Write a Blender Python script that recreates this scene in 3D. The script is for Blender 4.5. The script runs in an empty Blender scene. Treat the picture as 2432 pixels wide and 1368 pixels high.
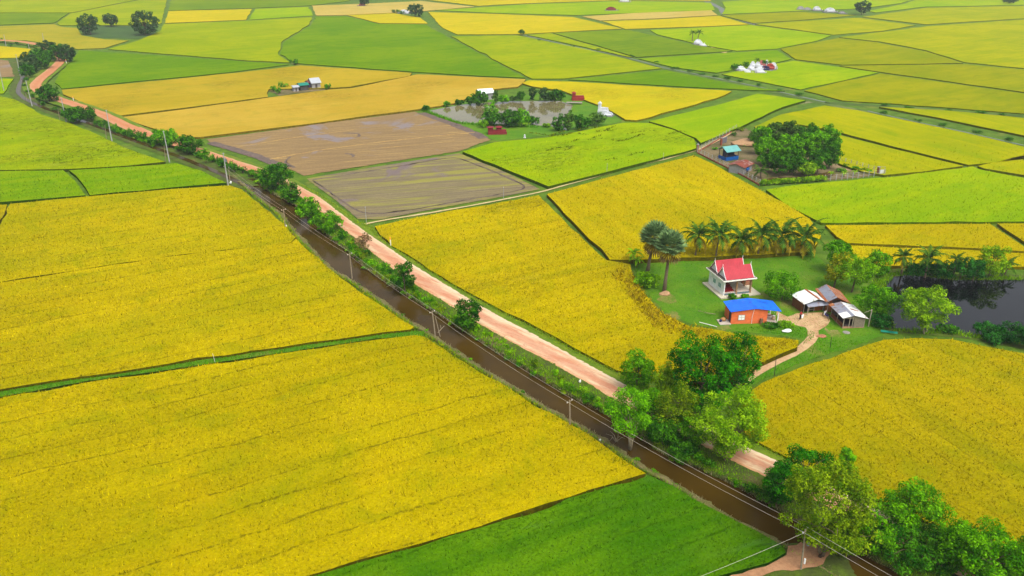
import bpy, math, random
import numpy as np
from mathutils import Vector, Matrix
from mathutils.geometry import tessellate_polygon

# ------------------------------------------------------------------ basics
SC = bpy.context.scene
COL = SC.collection
PI = math.pi
CAMH, FPX, PITCH = 60.0, 1900.0, math.radians(24)
CP, SP = math.cos(PITCH), math.sin(PITCH)
RNG = np.random.default_rng(7)
random.seed(5)

def at(px, py, z=0.0):
    """World point where the sight line through a photo point meets height z."""
    xc = (px - 1216) / FPX; yc = -(py - 684) / FPX
    d = (xc, CP + yc * SP, -SP + yc * CP)
    t = (z - CAMH) / d[2]
    return (d[0] * t, d[1] * t, z)

def hgt(bx, by, ty, z=0.0):
    """Height of an upright thing standing at (bx,by) whose top shows at row ty."""
    b = at(bx, by, z); yc = -(ty - 684) / FPX
    t = b[1] / (CP + yc * SP)
    return CAMH + t * (-SP + yc * CP) - z

def hgt_w(yw, ty, z=0.0):
    yc = -(ty - 684) / FPX
    t = yw / (CP + yc * SP)
    return CAMH + t * (-SP + yc * CP) - z

def wid(px, bx, by, z=0.0):
    """World size of px photo pixels at the ground distance of (bx,by)."""
    b = at(bx, by, z)
    return px * (b[1] * CP + (CAMH - z) * SP) / FPX

def to_px(V):
    x, y, z = V[:, 0], V[:, 1], V[:, 2]
    dep = y * CP + (CAMH - z) * SP
    return 1216 + FPX * x / dep, 684 - FPX * (y * SP - (CAMH - z) * CP) / dep

def lin(c):
    c = c / 255.0
    return c / 12.92 if c <= 0.04045 else ((c + 0.055) / 1.055) ** 2.4
K_ALB = 0.56
def C(r, g, b, k=K_ALB):
    return (lin(r) * k, lin(g) * k, lin(b) * k, 1.0)

# ------------------------------------------------------------------ meshes
def link(o, parent=None):
    COL.objects.link(o)
    if parent is not None: o.parent = parent
    return o

def mesh_np(name, V, F, mats, midx=None, smooth=False, parent=None, loc=(0, 0, 0)):
    """V (n,3), F (m,k) with one k for all faces."""
    V = np.asarray(V, dtype=np.float32); F = np.asarray(F, dtype=np.int32)
    me = bpy.data.meshes.new(name)
    me.vertices.add(len(V)); me.vertices.foreach_set('co', V.ravel())
    k = F.shape[1]
    me.loops.add(F.size); me.loops.foreach_set('vertex_index', F.ravel())
    me.polygons.add(len(F))
    me.polygons.foreach_set('loop_start', np.arange(0, F.size, k, dtype=np.int32))
    if midx is not None: me.polygons.foreach_set('material_index', np.asarray(midx, dtype=np.int32))
    me.polygons.foreach_set('use_smooth', np.full(len(F), smooth, dtype=bool))
    for m in mats: me.materials.append(m)
    me.update(calc_edges=True)
    o = bpy.data.objects.new(name, me); o.location = loc
    return link(o, parent)

class MB:
    """Collects boxes, tubes and sheets into one mesh."""
    def __init__(s): s.v = []; s.f = []
    def add(s, vs, fs):
        n = len(s.v); s.v += [tuple(q) for q in vs]; s.f += [tuple(i + n for i in f) for f in fs]; return s
    def box(s, x0, x1, y0, y1, z0, z1):
        return s.add([(x0, y0, z0), (x1, y0, z0), (x1, y1, z0), (x0, y1, z0), (x0, y0, z1), (x1, y0, z1), (x1, y1, z1), (x0, y1, z1)],
                     [(3, 2, 1, 0), (4, 5, 6, 7), (0, 1, 5, 4), (1, 2, 6, 5), (2, 3, 7, 6), (3, 0, 4, 7)])
    def slab(s, quad, t):
        """A sheet of four corners given thickness t downwards."""
        a = [Vector(q) for q in quad]; b = [q - Vector((0, 0, t)) for q in a]
        return s.add(a + b, [(0, 1, 2, 3), (7, 6, 5, 4), (0, 4, 5, 1), (1, 5, 6, 2), (2, 6, 7, 3), (3, 7, 4, 0)])
    def prism(s, poly, axis, a, b):
        """poly in the two other axes, swept along axis from a to b."""
        n = len(poly)
        def P(u, v, w): return (w, u, v) if axis == 'x' else (u, w, v) if axis == 'y' else (u, v, w)
        vs = [P(u, v, a) for u, v in poly] + [P(u, v, b) for u, v in poly]
        fs = [tuple(range(n))[::-1], tuple(range(n, 2 * n))] + [(i, (i + 1) % n, (i + 1) % n + n, i + n) for i in range(n)]
        return s.add(vs, fs)
    def tube(s, pts, rad, n=6, cap=True):
        pts = [Vector(p) for p in pts]
        if not hasattr(rad, '__len__'): rad = [rad] * len(pts)
        vs = []; fs = []
        for i, p in enumerate(pts):
            d = (pts[min(i + 1, len(pts) - 1)] - pts[max(i - 1, 0)]).normalized()
            a = d.orthogonal().normalized() if abs(d.z) < .95 else Vector((1, 0, 0)).cross(d).normalized()
            b = d.cross(a)
            vs += [p + (a * math.cos(2 * PI * k / n) + b * math.sin(2 * PI * k / n)) * rad[i] for k in range(n)]
        for i in range(len(pts) - 1):
            fs += [(i * n + k, i * n + (k + 1) % n, (i + 1) * n + (k + 1) % n, (i + 1) * n + k) for k in range(n)]
        if cap: fs += [tuple(range(n))[::-1], tuple(range((len(pts) - 1) * n, len(pts) * n))]
        return s.add(vs, fs)
    def ball(s, c, rx, ry, rz, n=10, m=7):
        vs = []; fs = []
        for j in range(m + 1):
            t = PI * j / m
            for k in range(n):
                a = 2 * PI * k / n
                vs.append((c[0] + rx * math.sin(t) * math.cos(a), c[1] + ry * math.sin(t) * math.sin(a), c[2] + rz * math.cos(t)))
        for j in range(m):
            fs += [(j * n + k, (j + 1) * n + k, (j + 1) * n + (k + 1) % n, j * n + (k + 1) % n) for k in range(n)]
        return s.add(vs, fs)
    def build(s, name, mat, parent=None, smooth=False, loc=(0, 0, 0)):
        me = bpy.data.meshes.new(name); me.from_pydata(s.v, [], s.f)
        me.materials.append(mat)
        me.polygons.foreach_set('use_smooth', [smooth] * len(me.polygons)); me.update()
        o = bpy.data.objects.new(name, me); o.location = loc
        return link(o, parent)

def tag(o, label=None, cat=None, group=None, kind=None):
    if label: o['label'] = label
    if cat: o['category'] = cat
    if group: o['group'] = group
    if kind: o['kind'] = kind
    return o

def thing(name, label, cat, loc=(0, 0, 0), rz=0.0, group=None, scale=None):
    o = bpy.data.objects.new(name, None); link(o)
    o.location = loc; o.rotation_euler = (0, 0, rz)
    if scale is not None: o.scale = scale
    return tag(o, label, cat, group)

def dup(root, label, loc, rz=0.0, scale=None, group=None):
    r = root.copy(); COL.objects.link(r)
    r.location = loc; r.rotation_euler = (0, 0, rz)
    if scale is not None: r.scale = scale
    r['label'] = label
    if group: r['group'] = group
    elif 'group' in r: del r['group']
    for ch in list(root.children):
        c = ch.copy(); COL.objects.link(c); c.parent = r
        for g in list(ch.children):
            d = g.copy(); COL.objects.link(d); d.parent = c
    return r

# ------------------------------------------------------------------ materials
class NT:
    def __init__(s, name):
        s.m = bpy.data.materials.new(name); s.m.use_nodes = True
        s.t = s.m.node_tree; s.t.nodes.clear()
        s.out = s.t.nodes.new('ShaderNodeOutputMaterial')
    def n(s, typ, ins=None, **props):
        nd = s.t.nodes.new('ShaderNode' + typ)
        for k, v in props.items(): setattr(nd, k, v)
        for k, v in (ins or {}).items():
            sk = nd.inputs[k]
            if isinstance(v, bpy.types.NodeSocket): s.t.links.new(v, sk)
            else: sk.default_value = v
        return nd
    def pos(s):
        return s.n('NewGeometry').outputs['Position']
    def noise(s, vec, scale, detail=2.0, rough=.55, dist=0.0):
        return s.n('TexNoise', {'Vector': vec, 'Scale': scale, 'Detail': detail, 'Roughness': rough, 'Distortion': dist}).outputs['Fac']
    def ramp(s, f, a, b, x=0.0, y=1.0, smooth=True):
        return s.n('MapRange', {'Value': f, 'From Min': a, 'From Max': b, 'To Min': x, 'To Max': y},
                   interpolation_type='SMOOTHSTEP' if smooth else 'LINEAR').outputs['Result']
    def math(s, op, a, b=0.0, c=0.0):
        return s.n('Math', {0: a, 1: b, 2: c}, operation=op).outputs[0]
    def mix(s, f, a, b, blend='MIX'):
        nd = s.n('Mix', {0: f, 6: a, 7: b}, data_type='RGBA', blend_type=blend)
        return nd.outputs[2]
    def stretch(s, vec, ang, sx, sy):
        """Rotates the ground so x runs along ang, then scales it."""
        r = s.n('VectorRotate', {'Vector': vec, 'Angle': -ang}, rotation_type='Z_AXIS').outputs[0]
        return s.n('VectorMath', {0: r, 1: (sx, sy, 0.2)}, operation='MULTIPLY').outputs[0]
    def gain(s, col, f):
        if not isinstance(col, bpy.types.NodeSocket): col = tuple(col)[:3]
        return s.n('VectorMath', {0: col, 3: f}, operation='SCALE').outputs[0]
    def bump(s, h, strength=.5, dist=.1):
        return s.n('Bump', {'Height': h, 'Strength': strength, 'Distance': dist}).outputs[0]
    def finish(s, shader):
        s.t.links.new(shader, s.out.inputs[0]); return s.m
    def bsdf(s, col, rough=.8, normal=None, metal=0.0, spec=.3):
        ins = {'Base Color': col, 'Roughness': rough, 'Metallic': metal, 'Specular IOR Level': spec}
        if normal is not None: ins['Normal'] = normal
        return s.n('BsdfPrincipled', ins).outputs[0]

_cache = {}
def plain(name, col, rough=.75, vary=.18, scale=2.0, bump=0.0, metal=0.0, spec=.3, dirt=None, dirt_amt=.5):
    """A weathered solid colour."""
    key = ('plain', name)
    if key in _cache: return _cache[key]
    t = NT(name); p = t.n('TexCoord').outputs['Object']
    f = t.noise(p, scale, 4, .65)
    c = t.gain(col, t.ramp(f, .3, .7, 1 - vary, 1 + vary))
    if dirt is not None:
        c = t.mix(t.math('MULTIPLY', t.ramp(t.noise(p, scale * .6, 5, .7, .6), .5, .68), dirt_amt), c, dirt)
    nm = t.bump(t.noise(p, scale * 6, 3), bump, .05) if bump else None
    _cache[key] = t.finish(t.bsdf(c, rough, nm, metal, spec)); return _cache[key]

def rice_mats(ca, cb, dark, ang, furrow, lodged, pitch):
    """Canopy and loose-blade materials of one rice field."""
    key = ('rice', ca, cb, round(ang, 2), furrow, lodged, pitch)
    if key in _cache: return _cache[key]
    out = []
    for blade in (0, 1):
        t = NT('rice_blades' if blade else 'rice_canopy'); p = t.pos()
        big = t.noise(p, .022, 3, .55, .4)
        row = t.noise(t.stretch(p, ang, .035, .30), 1.0, 3, .6)
        f = t.math('ADD', t.math('MULTIPLY', big, .62), t.math('MULTIPLY', row, .38))
        c = t.mix(t.ramp(f, .40, .60), ca, cb)
        fine = t.noise(p, 3.4, 3, .8)
        c = t.gain(c, t.ramp(fine, .25, .75, .66, 1.28, False))
        sw = t.noise(t.stretch(p, ang, .9, 2.4), 1.0, 3, .7)
        c = t.gain(c, t.ramp(sw, .3, .7, .92, 1.06, False))
        patch = t.ramp(t.noise(p, .16, 4, .6, .5), .50, .68)
        c = t.mix(t.math('MULTIPLY', patch, .42), c, (ca[0] * .66, ca[1] * .88, ca[2], 1))
        c = t.mix(t.ramp(t.noise(t.stretch(p, ang, .012, .06), 1.0, 4, .6, .6), .50, .68, 0, .40), c, (ca[0] * .62, ca[1] * .86, ca[2], 1))
        ripe = t.ramp(t.noise(p, .05, 5, .65, .8), .52, .70)
        c = t.mix(t.math('MULTIPLY', ripe, .30), c, (min(1, cb[0] * 1.12), cb[1] * .98, cb[2], 1))
        if furrow > 0:
            w = t.noise(p, .25, 3, .6)
            s = t.n('SeparateXYZ', {0: t.stretch(p, ang, 1.0, 1.0)}).outputs
            u = t.math('ADD', t.math('DIVIDE', s[1], pitch), t.math('ADD', t.math('MULTIPLY', w, .30), t.math('ADD', t.math('MULTIPLY', t.noise(p, .03, 2), .8), t.math('MULTIPLY', t.noise(p, 1.3, 2), .06))))
            tri = t.math('ABSOLUTE', t.math('SUBTRACT', t.math('FRACT', u), .5))
            line = t.ramp(tri, .015, .055, 1, 0)
            have = t.ramp(t.noise(t.stretch(p, ang, .04, .22), 1.0, 3, .6), .38, .56)
            spot = t.ramp(t.noise(p, 1.7, 3, .7), .40, .58)
            c = t.mix(t.math('MULTIPLY', t.math('MULTIPLY', line, have), t.math('MULTIPLY', spot, furrow * .8)), c, dark)
        if lodged > 0:
            sw = t.noise(t.stretch(p, ang, .16, .55), 1.0, 4, .65, 1.6)
            area = t.ramp(t.noise(p, .035, 2, .5), .50 - .2 * lodged, .72 - .2 * lodged)
            cr = t.ramp(t.math('ABSOLUTE', t.math('SUBTRACT', sw, .5)), .0, .05, 1, 0)
            c = t.mix(t.math('MULTIPLY', t.math('MULTIPLY', cr, area), .85), c, dark)
            pale = t.ramp(t.noise(t.stretch(p, ang, .1, .3), 1.0, 3, .6, 1.0), .56, .70)
            c = t.mix(t.math('MULTIPLY', t.math('MULTIPLY', pale, area), .35), c, (cb[0] * 1.15, cb[1] * 1.05, cb[2] + .05, 1))
        if blade:
            rnd = t.n('NewGeometry').outputs['Random Per Island']
            c = t.gain(c, t.ramp(rnd, 0, 1, .66, 1.75, False))
            r2 = t.math('FRACT', t.math('MULTIPLY', rnd, 37.3))
            c = t.mix(t.ramp(r2, .84, .90, 0, .7), c, (dark[0] * 1.2, dark[1] * 1.1, dark[2], 1))
            d = t.n('BsdfDiffuse', {'Color': c}).outputs[0]
            tr = t.n('BsdfTranslucent', {'Color': c}).outputs[0]
            out.append(t.finish(t.n('MixShader', {0: .35, 1: d, 2: tr}).outputs[0]))
        else:
            nm = t.bump(t.noise(p, 2.2, 4, .8), .75, .35)
            out.append(t.finish(t.n('BsdfDiffuse', {'Color': c, 'Normal': nm}).outputs[0]))
    t = NT('rice_stalks'); p = t.pos()
    c = t.mix(t.ramp(t.noise(p, 1.3, 4, .7), .4, .6), dark, (dark[0] * .55, dark[1] * .6, dark[2] * .6, 1))
    out.append(t.finish(t.n('BsdfDiffuse', {'Color': c}).outputs[0]))
    _cache[key] = out; return out

def leaf_mat(name, ca, cb, var=.35, trans=.3):
    key = ('leaf', name)
    if key in _cache: return _cache[key]
    t = NT(name); g = t.n('NewGeometry').outputs
    rnd = g['Random Per Island']
    oi = t.n('ObjectInfo').outputs['Random']
    f = t.noise(g['Position'], .8, 3, .6)
    c = t.mix(t.ramp(f, .38, .62), ca, cb)
    c = t.gain(c, t.ramp(rnd, 0, 1, 1 - var, 1 + var, False))
    c = t.gain(c, t.ramp(oi, 0, 1, .88, 1.12, False))
    d = t.n('BsdfDiffuse', {'Color': c}).outputs[0]
    tr = t.n('BsdfTranslucent', {'Color': t.mix(.4, c, (ca[0] * 1.5, ca[1] * 1.5, ca[2], 1))}).outputs[0]
    sh = t.n('MixShader', {0: trans, 1: d, 2: tr}).outputs[0]
    _cache[key] = t.finish(sh); return _cache[key]

def mud_mat(name, base, streak, wet, ang, wet_amt, green=None):
    t = NT(name); p = t.pos()
    q = t.stretch(p, ang, .05, .8)
    c = t.mix(t.ramp(t.noise(q, 1.0, 4, .65), .35, .65), base, (base[0] * .78, base[1] * .76, base[2] * .8, 1))
    c = t.mix(t.math('MULTIPLY', t.ramp(t.noise(t.stretch(p, ang, .07, 1.1), 1.0, 5, .7, .5), .54, .66), .75), c, streak)
    c = t.gain(c, t.ramp(t.noise(p, 1.4, 4, .75), .25, .75, .8, 1.2, False))
    if green is not None:
        gm = t.ramp(t.noise(t.stretch(p, ang, .03, .28), 1.0, 4, .65, .3), .46, .60)
        c = t.mix(t.math('MULTIPLY', gm, .65), c, green)
        s = t.n('SeparateXYZ', {0: t.stretch(p, ang, 1.0, 1.0)}).outputs
        tri = t.math('ABSOLUTE', t.math('SUBTRACT', t.math('FRACT', t.math('ADD', t.math('DIVIDE', s[1], 5.2), t.math('MULTIPLY', t.noise(p, .1, 2), .25))), .5))
        c = t.mix(t.math('MULTIPLY', t.ramp(tri, .02, .08, 1, 0), .45), c, (wet[0] * .55, wet[1] * .55, wet[2] * .6, 1))
    wm = t.ramp(t.noise(p, .045, 4, .6, .8), .60 - wet_amt, .68 - wet_amt)
    c = t.mix(wm, c, wet)
    rough = t.ramp(wm, 0, 1, .92, .6, False)
    nm = t.bump(t.math('ADD', t.noise(q, 3.0, 4, .7), t.math('MULTIPLY', t.noise(p, 1.1, 4, .8), .8)), .8, .25)
    return t.finish(t.bsdf(c, rough, nm, 0, .35))

def ground_mat(name, ca, cb, cc, scale=.25, bump=.6):
    t = NT(name); p = t.pos()
    c = t.mix(t.ramp(t.noise(p, scale, 5, .65, .4), .38, .62), ca, cb)
    c = t.mix(t.ramp(t.noise(p, scale * .35, 4, .6), .56, .72), c, cc)
    c = t.gain(c, t.ramp(t.noise(p, 2.6, 4, .8), .25, .75, .7, 1.3, False))
    nm = t.bump(t.noise(p, 3.5, 4, .8), bump, .2)
    return t.finish(t.bsdf(c, .9, nm, 0, .2))

def water_mat(name, col, rough=.06, ripple=.08, spec=.5):
    t = NT(name); p = t.pos()
    c = t.gain(col, t.ramp(t.noise(p, .12, 3, .6), .3, .7, .75, 1.25, False))
    nm = t.bump(t.noise(p, 1.6, 3, .6), ripple, .05)
    return t.finish(t.bsdf(c, rough, nm, 0, spec))

def corr_mat(name, ca, cb, rough=.4, rust=None, pitch=.2, metal=0.0):
    """Corrugated sheet: ridges run down the slope (object y or x via pitch sign)."""
    t = NT(name); p = t.n('TexCoord').outputs['Object']
    s = t.n('SeparateXYZ', {0: p}).outputs
    w = t.math('SINE', t.math('MULTIPLY', s[1] if pitch > 0 else s[0], 2 * PI / abs(pitch)))
    c = t.mix(t.ramp(t.noise(p, .7, 4, .6), .35, .65), ca, cb)
    c = t.gain(c, t.ramp(w, -1, 1, .9, 1.06, False))
    if rust is not None:
        c = t.mix(t.ramp(t.noise(p, .9, 5, .7, .6), .52, .66), c, rust)
    return t.finish(t.bsdf(c, rough, t.bump(w, .5, .03), metal, .4))

# ------------------------------------------------------------------ polygons
def inside(P, poly):
    x, y = P[:, 0], P[:, 1]; r = np.zeros(len(P), bool); n = len(poly)
    for i in range(n):
        x0, y0 = poly[i]; x1, y1 = poly[(i + 1) % n]
        if y0 == y1: continue
        r ^= ((y0 > y) != (y1 > y)) & (x < (x1 - x0) * (y - y0) / (y1 - y0) + x0)
    return r

def ccw(W):
    a = 0
    for i in range(len(W)):
        x0, y0 = W[i]; x1, y1 = W[(i + 1) % len(W)]; a += x0 * y1 - x1 * y0
    return W if a > 0 else W[::-1]

def inset(W, g):
    n = len(W); out = []
    for i in range(n):
        a, b, c = np.array(W[i - 1]), np.array(W[i]), np.array(W[(i + 1) % n])
        gg = g(b[1]) if callable(g) else g
        d0 = (b - a) / (np.linalg.norm(b - a) + 1e-9); d1 = (c - b) / (np.linalg.norm(c - b) + 1e-9)
        n0 = np.array((-d0[1], d0[0])); n1 = np.array((-d1[1], d1[0]))
        m = n0 + n1; l = np.linalg.norm(m)
        if l < .3: out.append(b + n0 * gg); continue
        m /= l
        out.append(b + m * gg / max(.45, float(np.dot(m, n0))))
    return [tuple(o) for o in out]

def rough_edge(W, seg, amp, rng):
    out = []
    for i in range(len(W)):
        a = np.array(W[i]); b = np.array(W[(i + 1) % len(W)]); L = np.linalg.norm(b - a)
        k = max(1, int(L / seg)); d = (b - a) / (L + 1e-9); nn = np.array((-d[1], d[0]))
        for j in range(k):
            q = a + (b - a) * j / k
            if j: q = q + nn * float(rng.normal(0, amp))
            out.append(tuple(q))
    return out

def sheet(name, W, z, mat, kind='structure'):
    tris = tessellate_polygon([[Vector((x, y, 0)) for x, y in W]])
    F = np.array(tris); V = np.array([(x, y, z) for x, y in W])
    a, b, c = V[F[:, 0]], V[F[:, 1]], V[F[:, 2]]
    flip = np.cross(b - a, c - a)[:, 2] < 0
    F[flip] = F[flip][:, ::-1]
    o = mesh_np(name, V, F, [mat]); o['kind'] = kind
    return o

def pxsheet(name, pts, z, mat, amp=0.0, seg=1.2, kind='structure'):
    W = ccw([at(x, y, z)[:2] for x, y in pts])
    if amp: W = rough_edge(W, seg, amp, RNG)
    return sheet(name, W, z, mat, kind)

def blades(P, z, L, wdt, tilt, rng, up=0.0):
    """Loose triangular blades standing at the points P (n,2)."""
    n = len(P)
    az = rng.uniform(0, 2 * PI, n); ti = np.radians(rng.uniform(tilt[0], tilt[1], n))
    d = np.stack([np.cos(az) * np.sin(ti), np.sin(az) * np.sin(ti), np.cos(ti)], 1)
    a2 = rng.uniform(0, 2 * PI, n); s = np.stack([np.cos(a2), np.sin(a2), np.zeros(n)], 1)
    ln = L * rng.uniform(.6, 1.3, n); wd = wdt * rng.uniform(.6, 1.4, n)
    zz = z if hasattr(z, '__len__') else np.full(n, z)
    base = np.stack([P[:, 0], P[:, 1], zz], 1)
    V = np.empty((n, 3, 3)); V[:, 0] = base - s * wd[:, None] / 2; V[:, 1] = base + s * wd[:, None] / 2; V[:, 2] = base + d * ln[:, None]
    return V.reshape(-1, 3), np.arange(3 * n).reshape(n, 3)

def in_view(P, z=0.0, mx=160, my=120):
    px, py = to_px(np.stack([P[:, 0], P[:, 1], np.full(len(P), z)], 1))
    return (px > -mx) & (px < 2432 + mx) & (py < 1368 + my)

def dens(d, k=22.0):
    return k * np.minimum(1.0, (90.0 / d) ** 1.2)

def scatter(W, k, rng, ymax=330.0, z=0.0):
    A = np.array(W); x0, y0 = A.min(0); x1, y1 = A.max(0)
    y1 = min(y1, ymax)
    if y1 <= y0: return np.zeros((0, 2))
    out = []; y = y0
    while y < y1:                                  # bands, so that far bands are sampled thinly
        yb = min(y1, y * 1.25 + 5); dm = float(dens(max(y, 50.0), k))
        n = int((x1 - x0) * (yb - y) * dm)
        if n:
            P = np.stack([rng.uniform(x0, x1, n), rng.uniform(y, yb, n)], 1)
            P = P[in_view(P, z)]
            P = P[rng.uniform(0, 1, len(P)) < dens(np.maximum(P[:, 1], 50), k) / dm]
            if len(P): out.append(P[inside(P, W)])
        y = yb
    return np.concatenate(out) if out else np.zeros((0, 2))

def field(style, pts, along, h=.8, gap=None, k=17.0, seed=None, furrow=None, lodged=None, pitch=None, mats=None):
    """One rice field: a canopy sheet h above the ground with standing edges, blades over it."""
    rng = np.random.default_rng(len(bpy.data.objects) if seed is None else seed)
    st = STY[style]
    if k == 0: h = .35
    elif k <= 12: h = .6
    if k <= 12: st = st[:2] + (tuple(st[2][i] * .5 + st[0][i] * .28 for i in range(3)) + (1,),) + st[3:]
    a0 = at(*along[0], h); a1 = at(*along[1], h)
    ang = math.atan2(a1[1] - a0[1], a1[0] - a0[0])
    ms = rice_mats(st[0], st[1], st[2], ang, st[3] if furrow is None else furrow, st[4] if lodged is None else lodged, pitch or st[5])
    W = ccw([at(x, y, h)[:2] for x, y in pts])
    g = gap if gap is not None else (lambda y: .12 + max(0.0, y - 150) * .0009)
    W = inset(W, g)
    dm = min(w[1] for w in W)
    W = rough_edge(W, 1.4 + dm * .02, .2 if dm < 250 else .35, rng)
    n = len(W)
    F = np.array(tessellate_polygon([[Vector((x, y, 0)) for x, y in W]]))
    V = np.array([(x, y, h) for x, y in W] + [(x, y, -.02) for x, y in W])
    a, b, c = V[F[:, 0]], V[F[:, 1]], V[F[:, 2]]
    fl = np.cross(b - a, c - a)[:, 2] < 0; F[fl] = F[fl][:, ::-1]
    i = np.arange(n); j = (i + 1) % n
    Wl = np.concatenate([np.stack([i + n, j + n, j], 1), np.stack([i + n, j, i], 1)])
    Fs = [F, Wl]; M = [np.zeros(len(F)), np.full(len(Wl), 2)]; Vs = [V]
    if k:
        P = scatter(W, k, rng, 250, z=h)
        if len(P): P = P[rng.uniform(0, 1, len(P)) < np.clip((250 - P[:, 1]) / 110, 0, 1)]       # tufts blend into the plain canopy further off
        if len(P):
            d = np.maximum(P[:, 1], 60.0); sc = (d / 90) ** .3
            bv, bf = blades(P, h - .08, .46 * sc, .15 * sc, (20, 72), rng)
            Fs.append(bf + 2 * n); Vs.append(bv); M.append(np.ones(len(bf)))
    o = mesh_np('rice_field', np.concatenate(Vs), np.concatenate(Fs), ms, np.concatenate(M))
    o['kind'] = 'structure'
    return o

def grass_patch(name, W, k, L, wdt, mat, z=0.0, tilt=(10, 60), ymax=330, zf=None):
    rng = np.random.default_rng(len(bpy.data.objects))
    P = scatter(W, k, rng, ymax, z)
    if not len(P): return
    sc = np.sqrt(np.maximum(P[:, 1], 60) / 90)
    zz = np.full(len(P), z) if zf is None else zf(P)
    V, F = blades(P, zz - .03, L * sc, wdt * sc, tilt, rng)
    return tag(mesh_np(name, V, F, [mat]), kind='stuff')
# ------------------------------------------------------------------ world, sun, camera
def setup():
    w = bpy.data.worlds.new('World'); SC.world = w; w.use_nodes = True
    nt = w.node_tree; nt.nodes.clear()
    sky = nt.nodes.new('ShaderNodeTexSky'); sky.sky_type = 'NISHITA'; sky.sun_disc = False
    elev, az = math.radians(58), math.radians(150)      # sun direction, clockwise from +Y
    sky.sun_elevation = elev; sky.sun_rotation = az
    sky.dust_density = 6.0; sky.air_density = 1.0; sky.ozone_density = .6
    bg = nt.nodes.new('ShaderNodeBackground'); bg.inputs[1].default_value = .15
    out = nt.nodes.new('ShaderNodeOutputWorld')
    hs = nt.nodes.new('ShaderNodeHueSaturation'); hs.inputs['Saturation'].default_value = .35      # an overcast, milky sky
    nt.links.new(sky.outputs[0], hs.inputs['Color']); nt.links.new(hs.outputs[0], bg.inputs[0]); nt.links.new(bg.outputs[0], out.inputs[0])
    sd = bpy.data.lights.new('sun', 'SUN'); sd.energy = 1.6; sd.angle = math.radians(38); sd.color = (1.0, .95, .86)
    so = bpy.data.objects.new('sun', sd); link(so)
    d = Vector((math.sin(az) * math.cos(elev), math.cos(az) * math.cos(elev), math.sin(elev)))
    so.rotation_euler = d.to_track_quat('Z', 'Y').to_euler(); so.location = (60, -40, 160)
    cd = bpy.data.cameras.new('camera'); cam = bpy.data.objects.new('camera', cd); link(cam)
    cam.location = (0, 0, CAMH); cam.rotation_euler = (PI / 2 - PITCH, 0, 0)
    cd.sensor_width = 36; cd.lens = FPX / 2432 * 36; cd.clip_start = .5; cd.clip_end = 20000
    SC.camera = cam
    v = SC.view_settings; v.view_transform = 'Standard'; v.look = 'None'; v.exposure = EXPOSURE; v.gamma = 1; v.use_curve_mapping = False
    SC.cycles.max_bounces = 6; SC.cycles.transparent_max_bounces = 4
EXPOSURE = .5

STY = {  # colour a, colour b, standing stalks, furrow, lodged, furrow pitch
    'gold': (C(200, 184, 0), C(226, 204, 2), C(108, 100, 8), .9, 0, 4.6),
    'goldw': (C(194, 184, 0), C(220, 200, 2), C(104, 98, 8), .85, 0, 4.6),
    'amber': (C(208, 190, 0), C(230, 208, 4), C(120, 112, 10), .6, 0, 3.0),
    'ochre': (C(190, 176, 2), C(212, 192, 6), C(106, 96, 8), .7, 0, 3.2),
    'dkgreen': (C(74, 136, 4), C(112, 164, 10), C(34, 74, 4), .6, .45, 4.2),
    'green': (C(132, 178, 2), C(158, 190, 4), C(54, 90, 4), 0, 0, 4),
    'midgreen': (C(114, 160, 8), C(138, 174, 8), C(44, 76, 6), 0, 0, 4),
    'dullgreen': (C(124, 158, 26), C(146, 174, 22), C(50, 80, 14), 0, 0, 4),
    'lime': (C(158, 196, 0), C(182, 206, 2), C(78, 106, 4), 0, 0, 4),
    'limelodge': (C(164, 190, 0), C(184, 200, 4), C(80, 98, 8), 0, .8, 4),
    'lodge2': (C(172, 206, 0), C(196, 214, 8), C(96, 116, 8), 0, .35, 4),
    'ygreen': (C(160, 184, 4), C(184, 196, 4), C(84, 98, 6), 0, 0, 4),
    'ygold': (C(174, 186, 0), C(198, 198, 0), C(98, 104, 6), .3, 0, 5),
    'olive': (C(160, 170, 4), C(180, 182, 4), C(88, 96, 8), 0, 0, 5),
    'straw':  (C(202, 178, 40), C(216, 188, 50), C(112, 108, 20), .3, .12, 4),
    'strawp': (C(214, 180, 54), C(226, 192, 70), C(122, 112, 24), .3, .12, 4),
    'dullochre': (C(184, 178, 44), C(200, 188, 52), C(104, 108, 26), 0, 0, 4),
    'pinks':  (C(222, 196, 92), C(230, 204, 108), C(126, 122, 40), 0, 0, 4),
    'yellow': (C(220, 204, 20), C(234, 212, 26), C(110, 116, 14), 0, 0, 4),
}

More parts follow.
